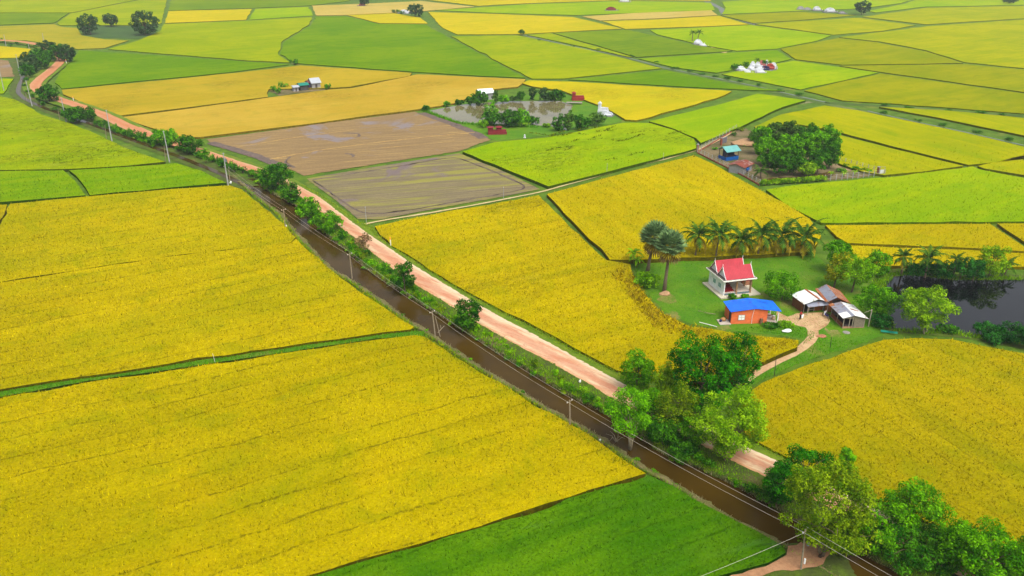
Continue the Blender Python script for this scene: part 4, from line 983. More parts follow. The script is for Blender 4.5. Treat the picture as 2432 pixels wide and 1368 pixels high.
def build_shrubs():
    tm = [shrub_template('bush', l, 40 + i) for i, l in enumerate(['fresh', 'dark', 'lime', 'fresh', 'olive', 'dark'])]
    used = [False] * len(tm); rr = random.Random(11)
    def put(x, y, z, s, sz, k, label, group):
        loc = at(x, y, z); sc = (s * rr.uniform(.85, 1.2), s * rr.uniform(.85, 1.2), sz)
        if not used[k]:
            o = tm[k]; used[k] = True; o.location = loc; o.rotation_euler = (0, 0, rr.uniform(0, 6)); o.scale = sc; o['label'] = label; o['group'] = group
            return o
        return dup(tm[k], label, loc, rr.uniform(0, 6), sc, group)
    y = 318.0
    skip = [(372, 384), (450, 485), (520, 556), (690, 698), (782, 792)]
    while y < 960:
        dense = 2 if y < 820 else 1
        for _ in range(dense):
            f = rr.uniform(.12, .62)
            yy = y + rr.uniform(-3, 3)
            if yy < 424:
                xr = X(RL, yy); x = xr - rr.uniform(8, 34) * (yy + 162) / 560
                z = .6
            else:
                x = X(WR, yy) + (X(RL, yy) - X(WR, yy)) * f; z = zbank(f)
            k = rr.choice([1, 5, 0, 3] if yy < 470 else [0, 1, 3, 4, 2]) if yy < 700 else rr.choice([0, 2, 3, 4, 2])
            s = (rr.uniform(1.1, 1.9) if yy < 440 else rr.uniform(.85, 1.5)) if yy < 700 else rr.uniform(.55, 1.15)
            put(x, yy, z - .1, s, s * rr.uniform(.9, 1.5), k, 'low leafy shrub on the steep bank between the canal and the dirt road', 'shrubs along the canal bank')
        y += (7.5 if y < 720 else 11) * (y + 162) / 800 + 1.5
    for i in range(40):                                    # dark shrubs along the upper reach of the canal
        f = i / 39; x = 236 + (372 - 236) * f; yy = 296 + (346 - 296) * f + rr.uniform(-5, 5)
        put(x + rr.uniform(-8, 8), yy, .3, rr.uniform(.9, 1.6), rr.uniform(1.0, 2.0), rr.choice([1, 5, 3]), 'dark shrub in the strip between the upper canal and the road', 'shrubs along the upper canal')
    for x, yy in [(80, 232), (92, 242), (104, 250), (130, 262), (146, 268), (166, 276), (60, 206), (64, 194), (70, 220), (26, 110), (10, 104), (40, 106), (66, 112), (88, 112), (2, 96)]:
        put(x, yy, .3, rr.uniform(1.2, 2.0), rr.uniform(1.4, 2.4), rr.choice([1, 5]), 'dark shrub beside the canal near the far road bend', 'shrubs at the road bend')
    y = 450.0
    while y < 1260:                                        # low growth leaning over both water lines
        put(X(WR, y) - rr.uniform(-2, 5) * (y + 162) / 1100, y, .15, rr.uniform(.45, .95), rr.uniform(.5, 1.0), rr.choice([0, 2, 3, 4]), 'small shrub leaning over the water on the road side of the canal', 'shrubs at the water line')
        if rr.random() < .3: put(X(WL, y) - rr.uniform(0, 10) * (y + 162) / 1100, y, .2, rr.uniform(.3, .6), rr.uniform(.35, .6), rr.choice([0, 4, 3]), 'small weedy tuft on the field side edge of the canal', 'weeds on the field side of the canal')
        y += rr.uniform(11, 22) * (y + 162) / 900
    # bushes in the big clump's shade and by the lower right road
    for x, yy in [(1480, 1000), (1520, 1020), (1545, 1035), (1660, 1096), (1690, 1106), (1780, 1160), (1812, 1176), (1830, 1190), (2070, 1290), (2110, 1320), (2200, 1350), (2240, 1366), (1640, 1010), (1700, 1010), (1420, 968), (1395, 950), (1360, 930)]:
        put(x, yy, .8, rr.uniform(.7, 1.2), rr.uniform(.7, 1.4), rr.choice([0, 1, 3]), 'leafy shrub on the shaded bank under the roadside trees', 'shrubs under the roadside trees')
    for x, yy in [(1280, 100), (1360, 113), (1420, 122), (1500, 137), (1560, 152), (1600, 166), (1640, 173), (1668, 179), (1700, 185), (1730, 190), (1760, 196), (1800, 206), (1850, 218), (1900, 229), (2100, 254), (2160, 260), (2250, 266), (2330, 272), (2380, 276), (2100, 272), (2180, 290), (2240, 302), (2320, 318), (2400, 336)]:
        put(x, yy - 3, .0, rr.uniform(1.4, 2.6), rr.uniform(.6, 1.2), rr.choice([1, 5]), 'low dark clump of scrub on the long grass track', 'scrub along the grass track')
    for x, yy, lb in [(650, 218, 'round bush at the left end of the field huts'), (664, 222, 'lower bush next to the left end bush by the field huts'), (673, 210, 'bush behind the field huts, its crown standing higher'), (776, 213, 'straggly bush at the right end of the field huts')]:
        put(x, yy, 0, 2.2, 3.2, rr.choice([0, 3]), lb, 'bushes by the field huts')
    for x, yy, lb in [(1744, 167, 'leftmost dark bush behind the cemetery'), (1756, 166, 'second dark bush behind the cemetery'), (1772, 160, 'tall dark bush behind the cemetery next to the palm'), (1812, 157, 'dark bush behind the red cemetery tombs'), (1822, 157, 'small dark bush at the back right of the cemetery')]:
        put(x, yy, 0, 2.4, 3.4, 5, lb, 'bushes behind the cemetery')
    for x, yy, lb in [(935, 31, 'left one of two tiny round bushes near the pale ruins'), (945, 31, 'right one of two tiny round bushes near the pale ruins'), (956, 34, 'tiny bush touching the pale ruins'), (698, 154, 'dark bush at the corner where two dykes meet')]:
        put(x, yy, 0, 2.4, 3.4, 5, lb, 'tiny far bushes')
    for x, yy in [(2010, 398), (2030, 404), (2050, 408), (2066, 412), (1996, 408), (1760, 312), (1742, 322), (1700, 356), (1770, 346), (1780, 330)]:
        put(x, yy, 0, rr.uniform(1.2, 2), rr.uniform(1, 1.8), rr.choice([0, 1, 4]), 'scruffy bush inside the fence of the farm with the grove', 'bushes inside the farm fence')
    for x, yy in [(650, 438), (632, 428), (612, 434), (640, 446)]:
        put(x, yy, .2, 1.4, 1.0, 2, 'low bright green water weed clump at the canal bend', 'weeds at the canal bend')
    for i in range(len(tm)):
        if not used[i]: put(700 + i * 9, 500 + i * 6, .7, .8, .9, i, 'low leafy shrub on the steep bank between the canal and the dirt road', 'shrubs along the canal bank')

# ------------------------------------------------------------------ palms
def frond(V, F, base, az, el, L, droop, rng, w=.55, n=18):
    """A feather frond: arching midrib with hanging leaflets on both sides."""
    d = Vector((math.cos(az), math.sin(az), 0)); p = Vector(base); a = el; prev = None
    side = Vector((-math.sin(az), math.cos(az), 0))
    for i in range(n + 1):
        f = i / n
        q = p + (d * math.cos(a) + Vector((0, 0, math.sin(a)))) * (L / n)
        t = (q - p).normalized(); up = side.cross(t)
        if f > .12:
            ll = L * .20 * math.sin(min(1, (f - .05) * 1.25) * PI * .82 + .35) * rng.uniform(.85, 1.15)
            for sg in (-1, 1):
                tip = p + side * sg * ll * .82 + t * ll * .55 - Vector((0, 0, ll * rng.uniform(.15, .55))) + up * ll * .1
                k = len(V); b = t * (L / n * .62)
                V += [tuple(p - b), tuple(p + b), tuple(tip + t * .04), tuple(tip - t * .04)]; F.append((k, k + 1, k + 2, k + 3))
        k = len(V); r = .05 * (1 - f * .8) * L / 4
        V += [tuple(p - side * r), tuple(p + side * r), tuple(q + side * r), tuple(q - side * r)]; F.append((k, k + 1, k + 2, k + 3))
        p = q; a -= droop / n * (1 + f)

def coconut(label, bx, by, cxy, ty, half, group=None, nf=19, seed=0, dry=5, trunk=None, zb=0.0):
    rng = np.random.default_rng(500 + seed + int(bx))
    b = at(bx, by, zb); hc = hgt(bx, by, cxy[1], zb); H = hgt(bx, by, ty, zb)
    R = wid(half, bx, by, zb); cx = wid(cxy[0] - bx, bx, by, zb)
    o = thing('coconut_palm', label, 'palm tree', b, 0, group)
    hc = max(hc, .5)
    tr = trunk or .15
    pts = [(cx * f * f, .05 * math.sin(f * 3), -.2 + (hc + .2) * f) for f in (0, .2, .4, .6, .8, 1.0)]
    MB().tube(pts, [tr * 1.7, tr * 1.25, tr * 1.1, tr * 1.05, tr, tr * 1.1], 8).build('trunk', LM['palmbark'], o, True)
    V = []; F = []; L = max(R * 1.08, (H - hc) * 1.22)
    for i in range(nf):
        az = i * 2.39996 + rng.uniform(-.25, .25); f = i / nf
        el = 1.45 - 1.25 * f + rng.uniform(-.12, .12)
        frond(V, F, (cx, .05, hc), az, el, L * rng.uniform(.85, 1.1), 1.0 + .45 * f, rng)
    mesh_np('crown', V, F, [LM['palm']], parent=o)
    if dry:
        V = []; F = []
        for i in range(dry):
            frond(V, F, (cx, .05, hc - .1), i * 1.3 + rng.uniform(0, .6), -.35 + rng.uniform(-.2, .2), L * rng.uniform(.7, .9), 1.1, rng)
        mesh_np('dry_fronds', V, F, [LM['drypalm']], parent=o)
        m = MB()
        for i in range(6):
            a = i * 1.05; m.ball((cx + .28 * math.cos(a), .05 + .28 * math.sin(a), hc - .25), .15, .15, .18, 8, 5)
        m.build('coconuts', plain('coconut_husk', C(140, 150, 50), .6), o, True)
    return o

def fan_palm(label, bx, by, cxy, half, seed=0, skirt=True):
    """A palmyra: stout trunk, globe of stiff fans, a skirt of dry leaves."""
    rng = np.random.default_rng(900 + seed)
    b = at(bx, by); hc = hgt(bx, by, cxy[1]); R = wid(half, bx, by); cx = wid(cxy[0] - bx, bx, by)
    o = thing('fan_palm', label, 'palm tree', b, 0, 'tall fan palms by the lawn')
    MB().tube([(0, 0, -.2), (cx * .2, 0, hc * .3), (cx * .6, 0, hc * .7), (cx, 0, hc)], [.42, .3, .26, .3], 9).build('trunk', LM['palmbark'], o, True)
    def fans(n, lo, hi, rr, mat, name, droop=0):
        V = []; F = []
        for i in range(n):
            az = i * 2.39996; u = lo + (hi - lo) * (i + .5) / n
            el = math.asin(max(-1, min(1, u)))
            d = Vector((math.cos(az) * math.cos(el), math.sin(az) * math.cos(el), math.sin(el)))
            c = Vector((cx, 0, hc)) + d * rr * .52
            s = Vector((-math.sin(az), math.cos(az), 0)); up = s.cross(d)
            fr = rr * rng.uniform(.46, .56)
            k = len(V); w = .03
            V += [(cx, 0, hc), tuple(c - s * w), tuple(c + s * w), (cx + .02, 0, hc + .03)]; F.append((k, k + 1, k + 2, k + 3))
            m = 13
            for j in range(m):
                a = (j / (m - 1) - .5) * 4.3; a0, a1 = a - .15, a + .15
                def P(ang, r, cup=.0): return c + (d * math.cos(ang) + s * math.sin(ang)) * r + up * (cup - .12 * abs(math.sin(ang))) * r - Vector((0, 0, droop * r))
                k = len(V); V += [tuple(c), tuple(P(a0, fr * .62)), tuple(P(a, fr, -.12 * rng.uniform(.2, 1.4))), tuple(P(a1, fr * .62))]; F.append((k, k + 1, k + 2, k + 3))
        mesh_np(name, V, F, [LM[mat]], parent=o)
    fans(46, -.45, 1.0, R, 'sugar', 'crown')
    fans(12, -.85, -.4, R * .9, 'drypalm' if skirt else 'brown', 'dry_fronds', .35)
    fans(14, -.98, -.75, R * .95, 'brown', 'dead_skirt', .6)
    return o

def banana(label, bx, by, ty, half, group=None):
    rng = np.random.default_rng(int(bx) * 7 + int(by)); b = at(bx, by); H = hgt(bx, by, ty); R = wid(half, bx, by)
    o = thing('banana_plant', label, 'plant', b, 0, group)
    MB().tube([(0, 0, -.1), (.03, 0, H * .3), (0, 0, H * .5)], [.13, .11, .07], 7).build('stem', plain('banana_stem', C(150, 150, 60), .8), o, True)
    V = []; F = []
    for i in range(8):
        az = i * 2.4 + rng.uniform(-.2, .2); a = 1.2 - i * .09; p = Vector((0, 0, H * .45)); L = math.hypot(R, H * .55) * rng.uniform(.8, 1.1)
        d = Vector((math.cos(az), math.sin(az), 0)); s = Vector((-math.sin(az), math.cos(az), 0)); row = []
        for j in range(8):
            f = j / 7; w = .3 * math.sin(PI * min(.98, .12 + f * .86)) * L / 2.2
            row.append((p - s * w + Vector((0, 0, w * .3)), p.copy(), p + s * w + Vector((0, 0, w * .3)))); p = p + (d * math.cos(a) + Vector((0, 0, math.sin(a)))) * L / 7; a -= .30
        k = len(V)
        for r in row: V += [tuple(q) for q in r]
        for j in range(7):
            for e in (0, 1): F.append((k + j * 3 + e, k + j * 3 + e + 1, k + j * 3 + e + 4, k + j * 3 + e + 3))
    mesh_np('leaves', V, F, [LM['banana']], parent=o)

def build_palms():
    fan_palm('tall fan palm behind, with its trunk base in the leafy thicket', 1537, 648, (1550, 562), 41, 1)
    fan_palm('fan palm nearer the camera, a skirt of yellow dry leaves under its crown', 1577, 694, (1583, 582), 40, 2)
    G = 'row of coconut palms along the lawn'
    for i, (bx, by, cx, cy, ty, hf, lb) in enumerate([
        (1651, 615, 1654, 562, 521, 40, 'first coconut palm of the row, next to the fan palms'), (1699, 617, 1703, 560, 514, 40, 'second coconut palm of the row, counted from the fan palms'), (1753, 613, 1756, 572, 530, 36, 'shortest coconut palm of the row, third from the fan palms'),
        (1799, 611, 1803, 560, 514, 38, 'fourth coconut palm of the row, directly behind the red roofed shrine'), (1848, 605, 1850, 562, 509, 40, 'fifth coconut palm of the row, with the darkest trunk'), (1900, 603, 1906, 568, 514, 42, 'last coconut palm of the row, nearest the dark pond')]):
        coconut(lb, bx, by, (cx, cy), ty, hf, G, 17, i)
    coconut('leaning coconut palm with a yellow frond on the far bank of the dark pond', 2140, 654, (2138, 612), 585, 28, None, 16, 20, 4)
    coconut('coconut palm rising out of the dark hedge beyond the pond', 2196, 660, (2196, 616), 578, 30, None, 15, 21, 0)
    coconut('young coconut palm at the right end of the far pond bank', 2386, 654, (2388, 632), 606, 26, None, 13, 22, 0)
    coconut('young palm poking out of the middle of the pond hedge', 2262, 664, (2262, 616), 598, 22, None, 12, 23, 0)
    coconut('left one of two far coconut palms beside a white tomb', 1644, 98, (1644, 79), 68, 11, 'two far palms', 15, 24, 0, .22)
    coconut('right one of two far coconut palms beside a white tomb', 1657, 97, (1659, 78), 66, 12, 'two far palms', 15, 25, 0, .22)
    coconut('dark palm standing over the cemetery', 1797, 160, (1797, 143), 135, 9, None, 14, 26, 0, .22)
    coconut('young coconut palm at the corner of the fenced farm', 1806, 424, (1805, 408), 386, 24, None, 13, 27, 0)
    for bx, by, ty, h, lb in [(1504, 626, 578, 16, 'banana plant at the left edge of the lawn, taller one'), (1512, 636, 600, 14, 'smaller banana plant at the left edge of the lawn'), (2004, 421, 402, 8, 'banana plant inside the farm fence near the water'), (1972, 420, 402, 8, 'banana plant at the grove foot by the brown water'), (2030, 416, 400, 7, 'banana plant inside the far end of the farm fence')]:
        banana(lb, bx, by, ty, h)
# ------------------------------------------------------------------ poles, wires, posts
def pole(label, bx, by, tx, ty, kind, zb=.6, group=None, bag=None):
    """kind: 'concrete' tall tapered mast, 'wood' low wooden post with a crossarm, 'stake' bare stub."""
    b = at(bx, by, zb); H = hgt(bx, by, ty, zb)
    lean = wid(tx - bx, bx, by, zb) - b[0] * 0
    # the top is seen at tx: keep it nearly upright, a small lean only
    t = at(bx, by, zb); dep = t[1] * CP + (CAMH - zb - H) * SP
    xt = (tx - 1216) / FPX * dep; lean = max(-.35, min(.35, xt - b[0]))
    name = {'concrete': 'utility_pole', 'wood': 'utility_pole', 'stake': 'stub_pole'}[kind]
    o = thing(name, label, 'pole', b, 0, group)
    r = {'concrete': (.19, .11), 'wood': (.11, .085), 'stake': (.09, .07)}[kind]
    mat = M2['concrete'] if kind == 'concrete' else M2['wood']
    MB().tube([(0, 0, -.6), (lean * .5, 0, H * .5), (lean, 0, H)], [r[0], (r[0] + r[1]) / 2, r[1]], 8).build('shaft', mat, o)
    if kind != 'stake':
        w = .55 if kind == 'wood' else .8; a = math.radians(45)
        cx, cy = math.cos(a), math.sin(a); zt = H - .25
        if kind == 'wood':
            MB().tube([(lean - cx * w, -cy * w, zt), (lean + cx * w, cy * w, zt)], .05, 4).build('crossarm', mat, o)
            for s in (-1, 1): MB().tube([(lean + s * cx * w * .85, s * cy * w * .85, zt + .04), (lean + s * cx * w * .85, s * cy * w * .85, zt + .2)], [.06, .045], 6).build('insulator', M2['white'], o)
        else:
            MB().tube([(lean - cx * .35, -cy * .35, H - .15), (lean + cx * .35, cy * .35, H - .15)], .05, 4).build('crossarm', M2['concrete'], o)
    return o, Vector((b[0] + lean, b[1], zb + H - .05))

def wire(label, pts, off, r=.024, sag=.02):
    m = MB(); P = [Vector(p) + off for p in pts]; Q = []
    for a, b in zip(P[:-1], P[1:]):
        L = (b - a).length
        for i in range(14):
            f = i / 14; Q.append(a.lerp(b, f) - Vector((0, 0, 4 * sag * L * f * (1 - f))))
    Q.append(P[-1]); m.tube(Q, r, 5)
    return tag(m.build('power_line', M2['wire'], None), label, 'wire', 'wires along the canal')

def build_poles():
    global M2
    M2 = {'concrete': plain('pole_concrete', C(196, 196, 196), .85, .12, 1.5), 'wood': plain('pole_wood', C(176, 160, 134), .9, .2, 3.0), 'white': plain('white_ceramic', (.75, .75, .74, 1), .4, .05),
          'wire': plain('aluminium_wire', (.5, .45, .38, 1), .6, .05, 1, 0, .0), 'dark': plain('tarred_post', (.035, .03, .028, 1), .8, .2, 3), 'orange': plain('orange_paint', (.8, .32, .03, 1), .5, .1),
          'whitepaint': plain('white_post_paint', (.72, .71, .68, 1), .6, .1), 'tank': plain('grey_tank', C(150, 156, 164), .5, .1)}
    G = 'tall concrete poles beside the upper canal'
    for lb, bx, by, tx, ty in [('tall concrete pole at the far left edge of the photo', 9, 214, 1, 163), ('tall concrete pole before the bare plot at the left edge', 48, 179, 39, 129), ('tall concrete pole beside the grey bend of the canal', 76, 250, 61, 191),
                               ('tall concrete pole on the left bank across from the dark spreading tree', 157, 288, 145, 232), ('tall concrete pole between the dark spreading tree and the round tree at the straw field', 265, 331, 252, 261), ('tall concrete pole with a short stub at the corner of the smooth green plot', 402, 381, 388, 311),
                               ('tall concrete pole with a grey transformer box, at the corner of the ripe field', 542, 441, 530, 363)]:
        o, _ = pole(lb, bx, by, tx, ty, 'concrete', .5, G)
    H = hgt(542, 441, 363, .5)
    MB().box(.12, .5, -.2, .2, H - 2.3, H - 1.5).tube([(.3, 0, H - 1.5), (.3, 0, H - 1.25)], .06, 6).build('transformer_box', M2['tank'], o)
    for lb, bx, by, ty in [('short stub by the concrete pole at the grey canal bend', 64, 240, 220), ('short leaning stub across from the dark spreading tree', 142, 287, 256), ('short grey stub left of the second concrete pole from the bare paddies', 253, 330, 297), ('short stub next to the pole at the smooth green plot', 393, 380, 346), ('short stub beside the transformer pole', 546, 430, 397)]:
        pole(lb, bx, by, bx - 3, ty, 'stake', .4, 'short stubs beside the concrete poles')
    for lb, bx, by, ty in [('far thin pole beside the road beyond the bend, leftmost', 14, 108, 82), ('far thin pole behind the grove at the road bend', 104, 100, 79), ('far thin pole between the leftmost one and the grove', 69, 115, 102)]:
        pole(lb, bx, by, bx - 2, ty, 'concrete', .3, 'far poles beyond the road bend')
    G = 'wooden poles along the near canal'
    tops = []
    for lb, bx, by, tx, ty, z in [('wooden pole on the left bank by the thicket, a white sack at its foot', 678, 542, 673, 496, .45), ('wooden pole on the left bank halfway down the canal', 836, 658, 830, 601, .4), ('bleached wooden pole with a strut where the dyke meets the canal', 1034, 797, 1024, 738, .3),
                                  ('wooden pole with white insulators at the end of the big ripe field', 1354, 1013, 1353, 950, .45), ('dark wooden pole standing on the earth crossing', 1903, 1350, 1913, 1257, .56)]:
        o, t = pole(lb, bx, by, tx, ty, 'wood', z, G); tops.append(t)
        if bx == 1034:
            MB().tube([(.75, .2, -.3), (.12, 0, 3.4)], [.07, .05], 6).build('strut', M2['wood'], o)
        if bx == 1903:
            MB().tube([(.16, -.1, 1.35), (.17, -.1, .75)], [.1, .1], 8).build('meter_box', M2['white'], o)
            MB().box(.1, .3, -.12, .12, 3.0, 3.4).build('junction_box', M2['tank'], o)
    tops = [Vector(at(542, 441, .5)) + Vector((0, 0, 5.2))] + tops
    d = (tops[-1] - tops[-2]).normalized(); tops.append(tops[-1] + d * 42)
    for s, lb in ((-1, 'wire strung over the canal, the one nearer the ripe field'), (1, 'wire strung over the canal, the one nearer the road')):
        wire(lb, tops, Vector((s * .34, s * .34, 0)), .013, .012)
    p0 = tops[-2] - Vector((0, 0, .35)); p1 = Vector(at(1640, 1378, 3.4)); p2 = p1 + (p1 - p0) * .8
    wire('single pale wire running off over the green field from the crossing pole', [p0, p1, p2], Vector((0, 0, 0)), .014, .01)
    # posts
    G = 'thin pale posts along the field path'
    for lb, bx, by, ty in [('thin pale post at the road end of the field path', 870, 527, 492), ('thin pale post on the path between the bare paddy and the ripe field', 1196, 473, 445), ('thin pale post beside the bright green field, nearer the dyke', 1441, 413, 389), ('thin pale post beside the bright green field, nearer the fenced farm', 1575, 379, 364)]:
        b = at(bx, by, .15); h = hgt(bx, by, ty, .15); o = thing('field_post', lb, 'post', b, 0, G)
        MB().tube([(0, 0, -.3), (.02, 0, h)], [.06, .05], 6).build('shaft', M2['concrete'], o)
        MB().tube([(-.0, 0, h), (.02, 0, h + .1)], [.07, .03], 6).build('cap', M2['whitepaint'], o)
    for lb, bx, by, ty, z in [('white marker post with an orange top beside the road verge', 928, 584, 563, .6), ('white marker post with an orange top at the straw field', 175, 240, 229, .5), ('white marker post with an orange top at the grove on the road bend', 158, 151, 141, .5)]:
        b = at(bx, by, z); h = hgt(bx, by, ty, z); o = thing('marker_post', lb, 'marker post', b, 0, 'road marker posts')
        MB().box(-.09, .09, -.09, .09, -.3, h * .72).build('shaft', M2['whitepaint'], o)
        MB().box(-.11, .11, -.11, .11, h * .72, h).build('orange_top', M2['orange'], o)
    for lb, bx, by, ty in [('dark thin fence post where the yard track turns', 1972, 826, 801), ('dark thin fence post beside the yard track near the mango', 1839, 893, 850)]:
        b = at(bx, by); h = hgt(bx, by, ty); o = thing('fence_post', lb, 'post', b, 0, 'dark posts along the yard track')
        MB().tube([(0, 0, -.3), (-.12, 0, h)], [.05, .04], 6).build('shaft', M2['dark'], o)
        MB().tube([(-.12, 0, h - .1), (-.02, .25, h - .12)], .02, 4).build('bracket', M2['dark'], o)
    b = at(512, 863, .1); o = thing('stick', 'thin white stick standing in the grassy dyke', 'stick', b)
    MB().tube([(0, 0, -.2), (-.2, 0, 1.7)], [.035, .03], 5).build('shaft', M2['whitepaint'], o)
    # bits lying about
    m = MB()
    for i in range(5):
        a = i * 1.1 + .2; m.tube([(0, 0, .1), (.6 * math.cos(a), .5 * math.sin(a), .35 + .12 * i), (1.5 * math.cos(a + .2), 1.1 * math.sin(a + .2), .5 + .2 * (i % 3))], [.1, .06, .02], 5)
    tag(m.build('bleached_stump', LM['palebark'], None, loc=at(936, 684, .2)), 'bleached branching stump lying at the water edge', 'stump')
    m = MB()
    for i in range(7):
        a = i * .9; m.tube([(0, 0, 0), (.5 * math.cos(a), .5 * math.sin(a), .5 + .1 * i), (1.3 * math.cos(a + .3), 1.2 * math.sin(a + .3), .7 + .15 * (i % 4))], [.05, .03, .01], 4)
    tag(m.build('dead_brush', LM['palebark'], None, loc=at(1462, 1050, .1)), 'bare dead brush at the water edge under the leaning tree', 'brush')
    m = MB(); m.tube([at(1040, 790, .1), at(1055, 774, .9)], [.06, .04], 5); m.tube([at(1048, 782, .5), at(1046, 772, 1.2)], [.04, .03], 5)
    tag(m.build('driftwood', LM['palebark'], None), 'broken branch sticking out of the canal beside the bleached pole', 'branch')
    m = MB().tube([at(1661, 765, .12), at(1703, 776, .12)], .06, 6); tag(m.build('bamboo_pole', M2['whitepaint'], None), 'long pale pole lying in the grass left of the brick house', 'pole')
    m = MB().tube([at(1658, 738, .12), at(1678, 743, .3), at(1700, 746, .12)], .05, 6)
    for i in range(6): m.tube([at(1662 + i * 6, 739 + i, .2), at(1664 + i * 6, 736 + i * 2, .7)], .02, 4)
    tag(m.build('fallen_branch', LM['palebark'], None), 'bare fallen branch on the lawn below the shrine', 'branch')
    def lump(name, lb, cat, x, y, z, s, mat, group=None):
        rng = np.random.default_rng(int(x)); m = MB().ball((0, 0, s[2] * .8), *s, 12, 8)
        m.v = [(a * (1 + .25 * math.sin(3 * b / s[1] + 1) * math.cos(2 * a / s[0])), b * (1 + .2 * math.sin(4 * a / s[0])), max(-.05, c * (1 + .3 * math.sin(2.2 * a / s[0] + b / s[1])))) for a, b, c in m.v]
        return tag(m.build(name, mat, None, True, at(x, y, z)), lb, cat, group)
    lump('plastic_sack', 'white plastic sack lying in the grass by the yard track', 'sack', 1868, 788, .1, (.85, .42, .22), M2['white'])
    lump('plastic_sack', 'small white sack at the foot of the pole by the thicket', 'sack', 680, 541, .5, (.18, .18, .35), M2['white'])
    lump('plastic_sack', 'white sack in the grass at the transformer pole', 'sack', 548, 436, .5, (.3, .25, .35), M2['white'])
    lump('plastic_bag', 'pale bag caught on the right bank near the roadside clump', 'bag', 1377, 908, .95, (.18, .15, .22), M2['white'])
    lump('plastic_bag', 'tiny white bag on the left bank by the leaning tree', 'bag', 1425, 1046, .45, (.15, .15, .1), M2['white'])
    lump('sand_heap', 'small sandy heap round the foot of the nearer fan palm', 'heap', 1578, 700, -.1, (1.1, .8, .3), plain('sand_heap', C(206, 164, 120), .95, .2, 3, .4))
    lump('sand_heap', 'pale sandy heap between the teal pavilion and the grove', 'heap', 1768, 344, -.1, (4.4, 3.2, .8), plain('sand_heap', C(206, 164, 120), .95, .2, 3, .4))
    lump('rubble_heap', 'reddish rubble where the yard track bends', 'heap', 1950, 800, -.05, (.9, .5, .16), plain('brick_rubble', C(204, 140, 104), .95, .3, 5, .6))
    m = MB(); n = 9
    vs = []
    for j in range(3):
        for i in range(n):
            f = i / (n - 1); p = at(2092 + 40 * f, 783 + 5 * f + j * 2.5, .15 + .55 * abs(math.cos(f * PI * 1.2)) * (1 - j * .3)); vs.append(p)
    fs = [(j * n + i, j * n + i + 1, (j + 1) * n + i + 1, (j + 1) * n + i) for j in range(2) for i in range(n - 1)]
    k = len(vs); vs2 = vs + [(x, y + .03, z - .04) for x, y, z in vs]
    m.add(vs2, fs + [tuple(q + k for q in f)[::-1] for f in fs])
    tag(m.build('fishing_net', plain('teal_net', C(20, 150, 120), .8, .1, 4), None, True), 'teal fishing net hung at the near corner of the dark pond', 'net')

# ------------------------------------------------------------------ buildings
def frame3(px0, px1):
    a = at(*px0); b = at(*px1)
    return a, math.atan2(b[1] - a[1], b[0] - a[0])

def gable_sheet(m, x0, x1, y0, y1, xr, ze, zr, ze2=None, t=.05, sag=0.0):
    """Two roof sheets with the ridge along y at x = xr."""
    ze2 = ze if ze2 is None else ze2
    m[0].slab([(x0, y0, ze), (xr, y0, zr), (xr, y1, zr), (x0, y1, ze)], t)
    m[1].slab([(xr + .004, y0, zr), (x1, y0, ze2), (x1, y1, ze2), (xr + .004, y1, zr)], t)

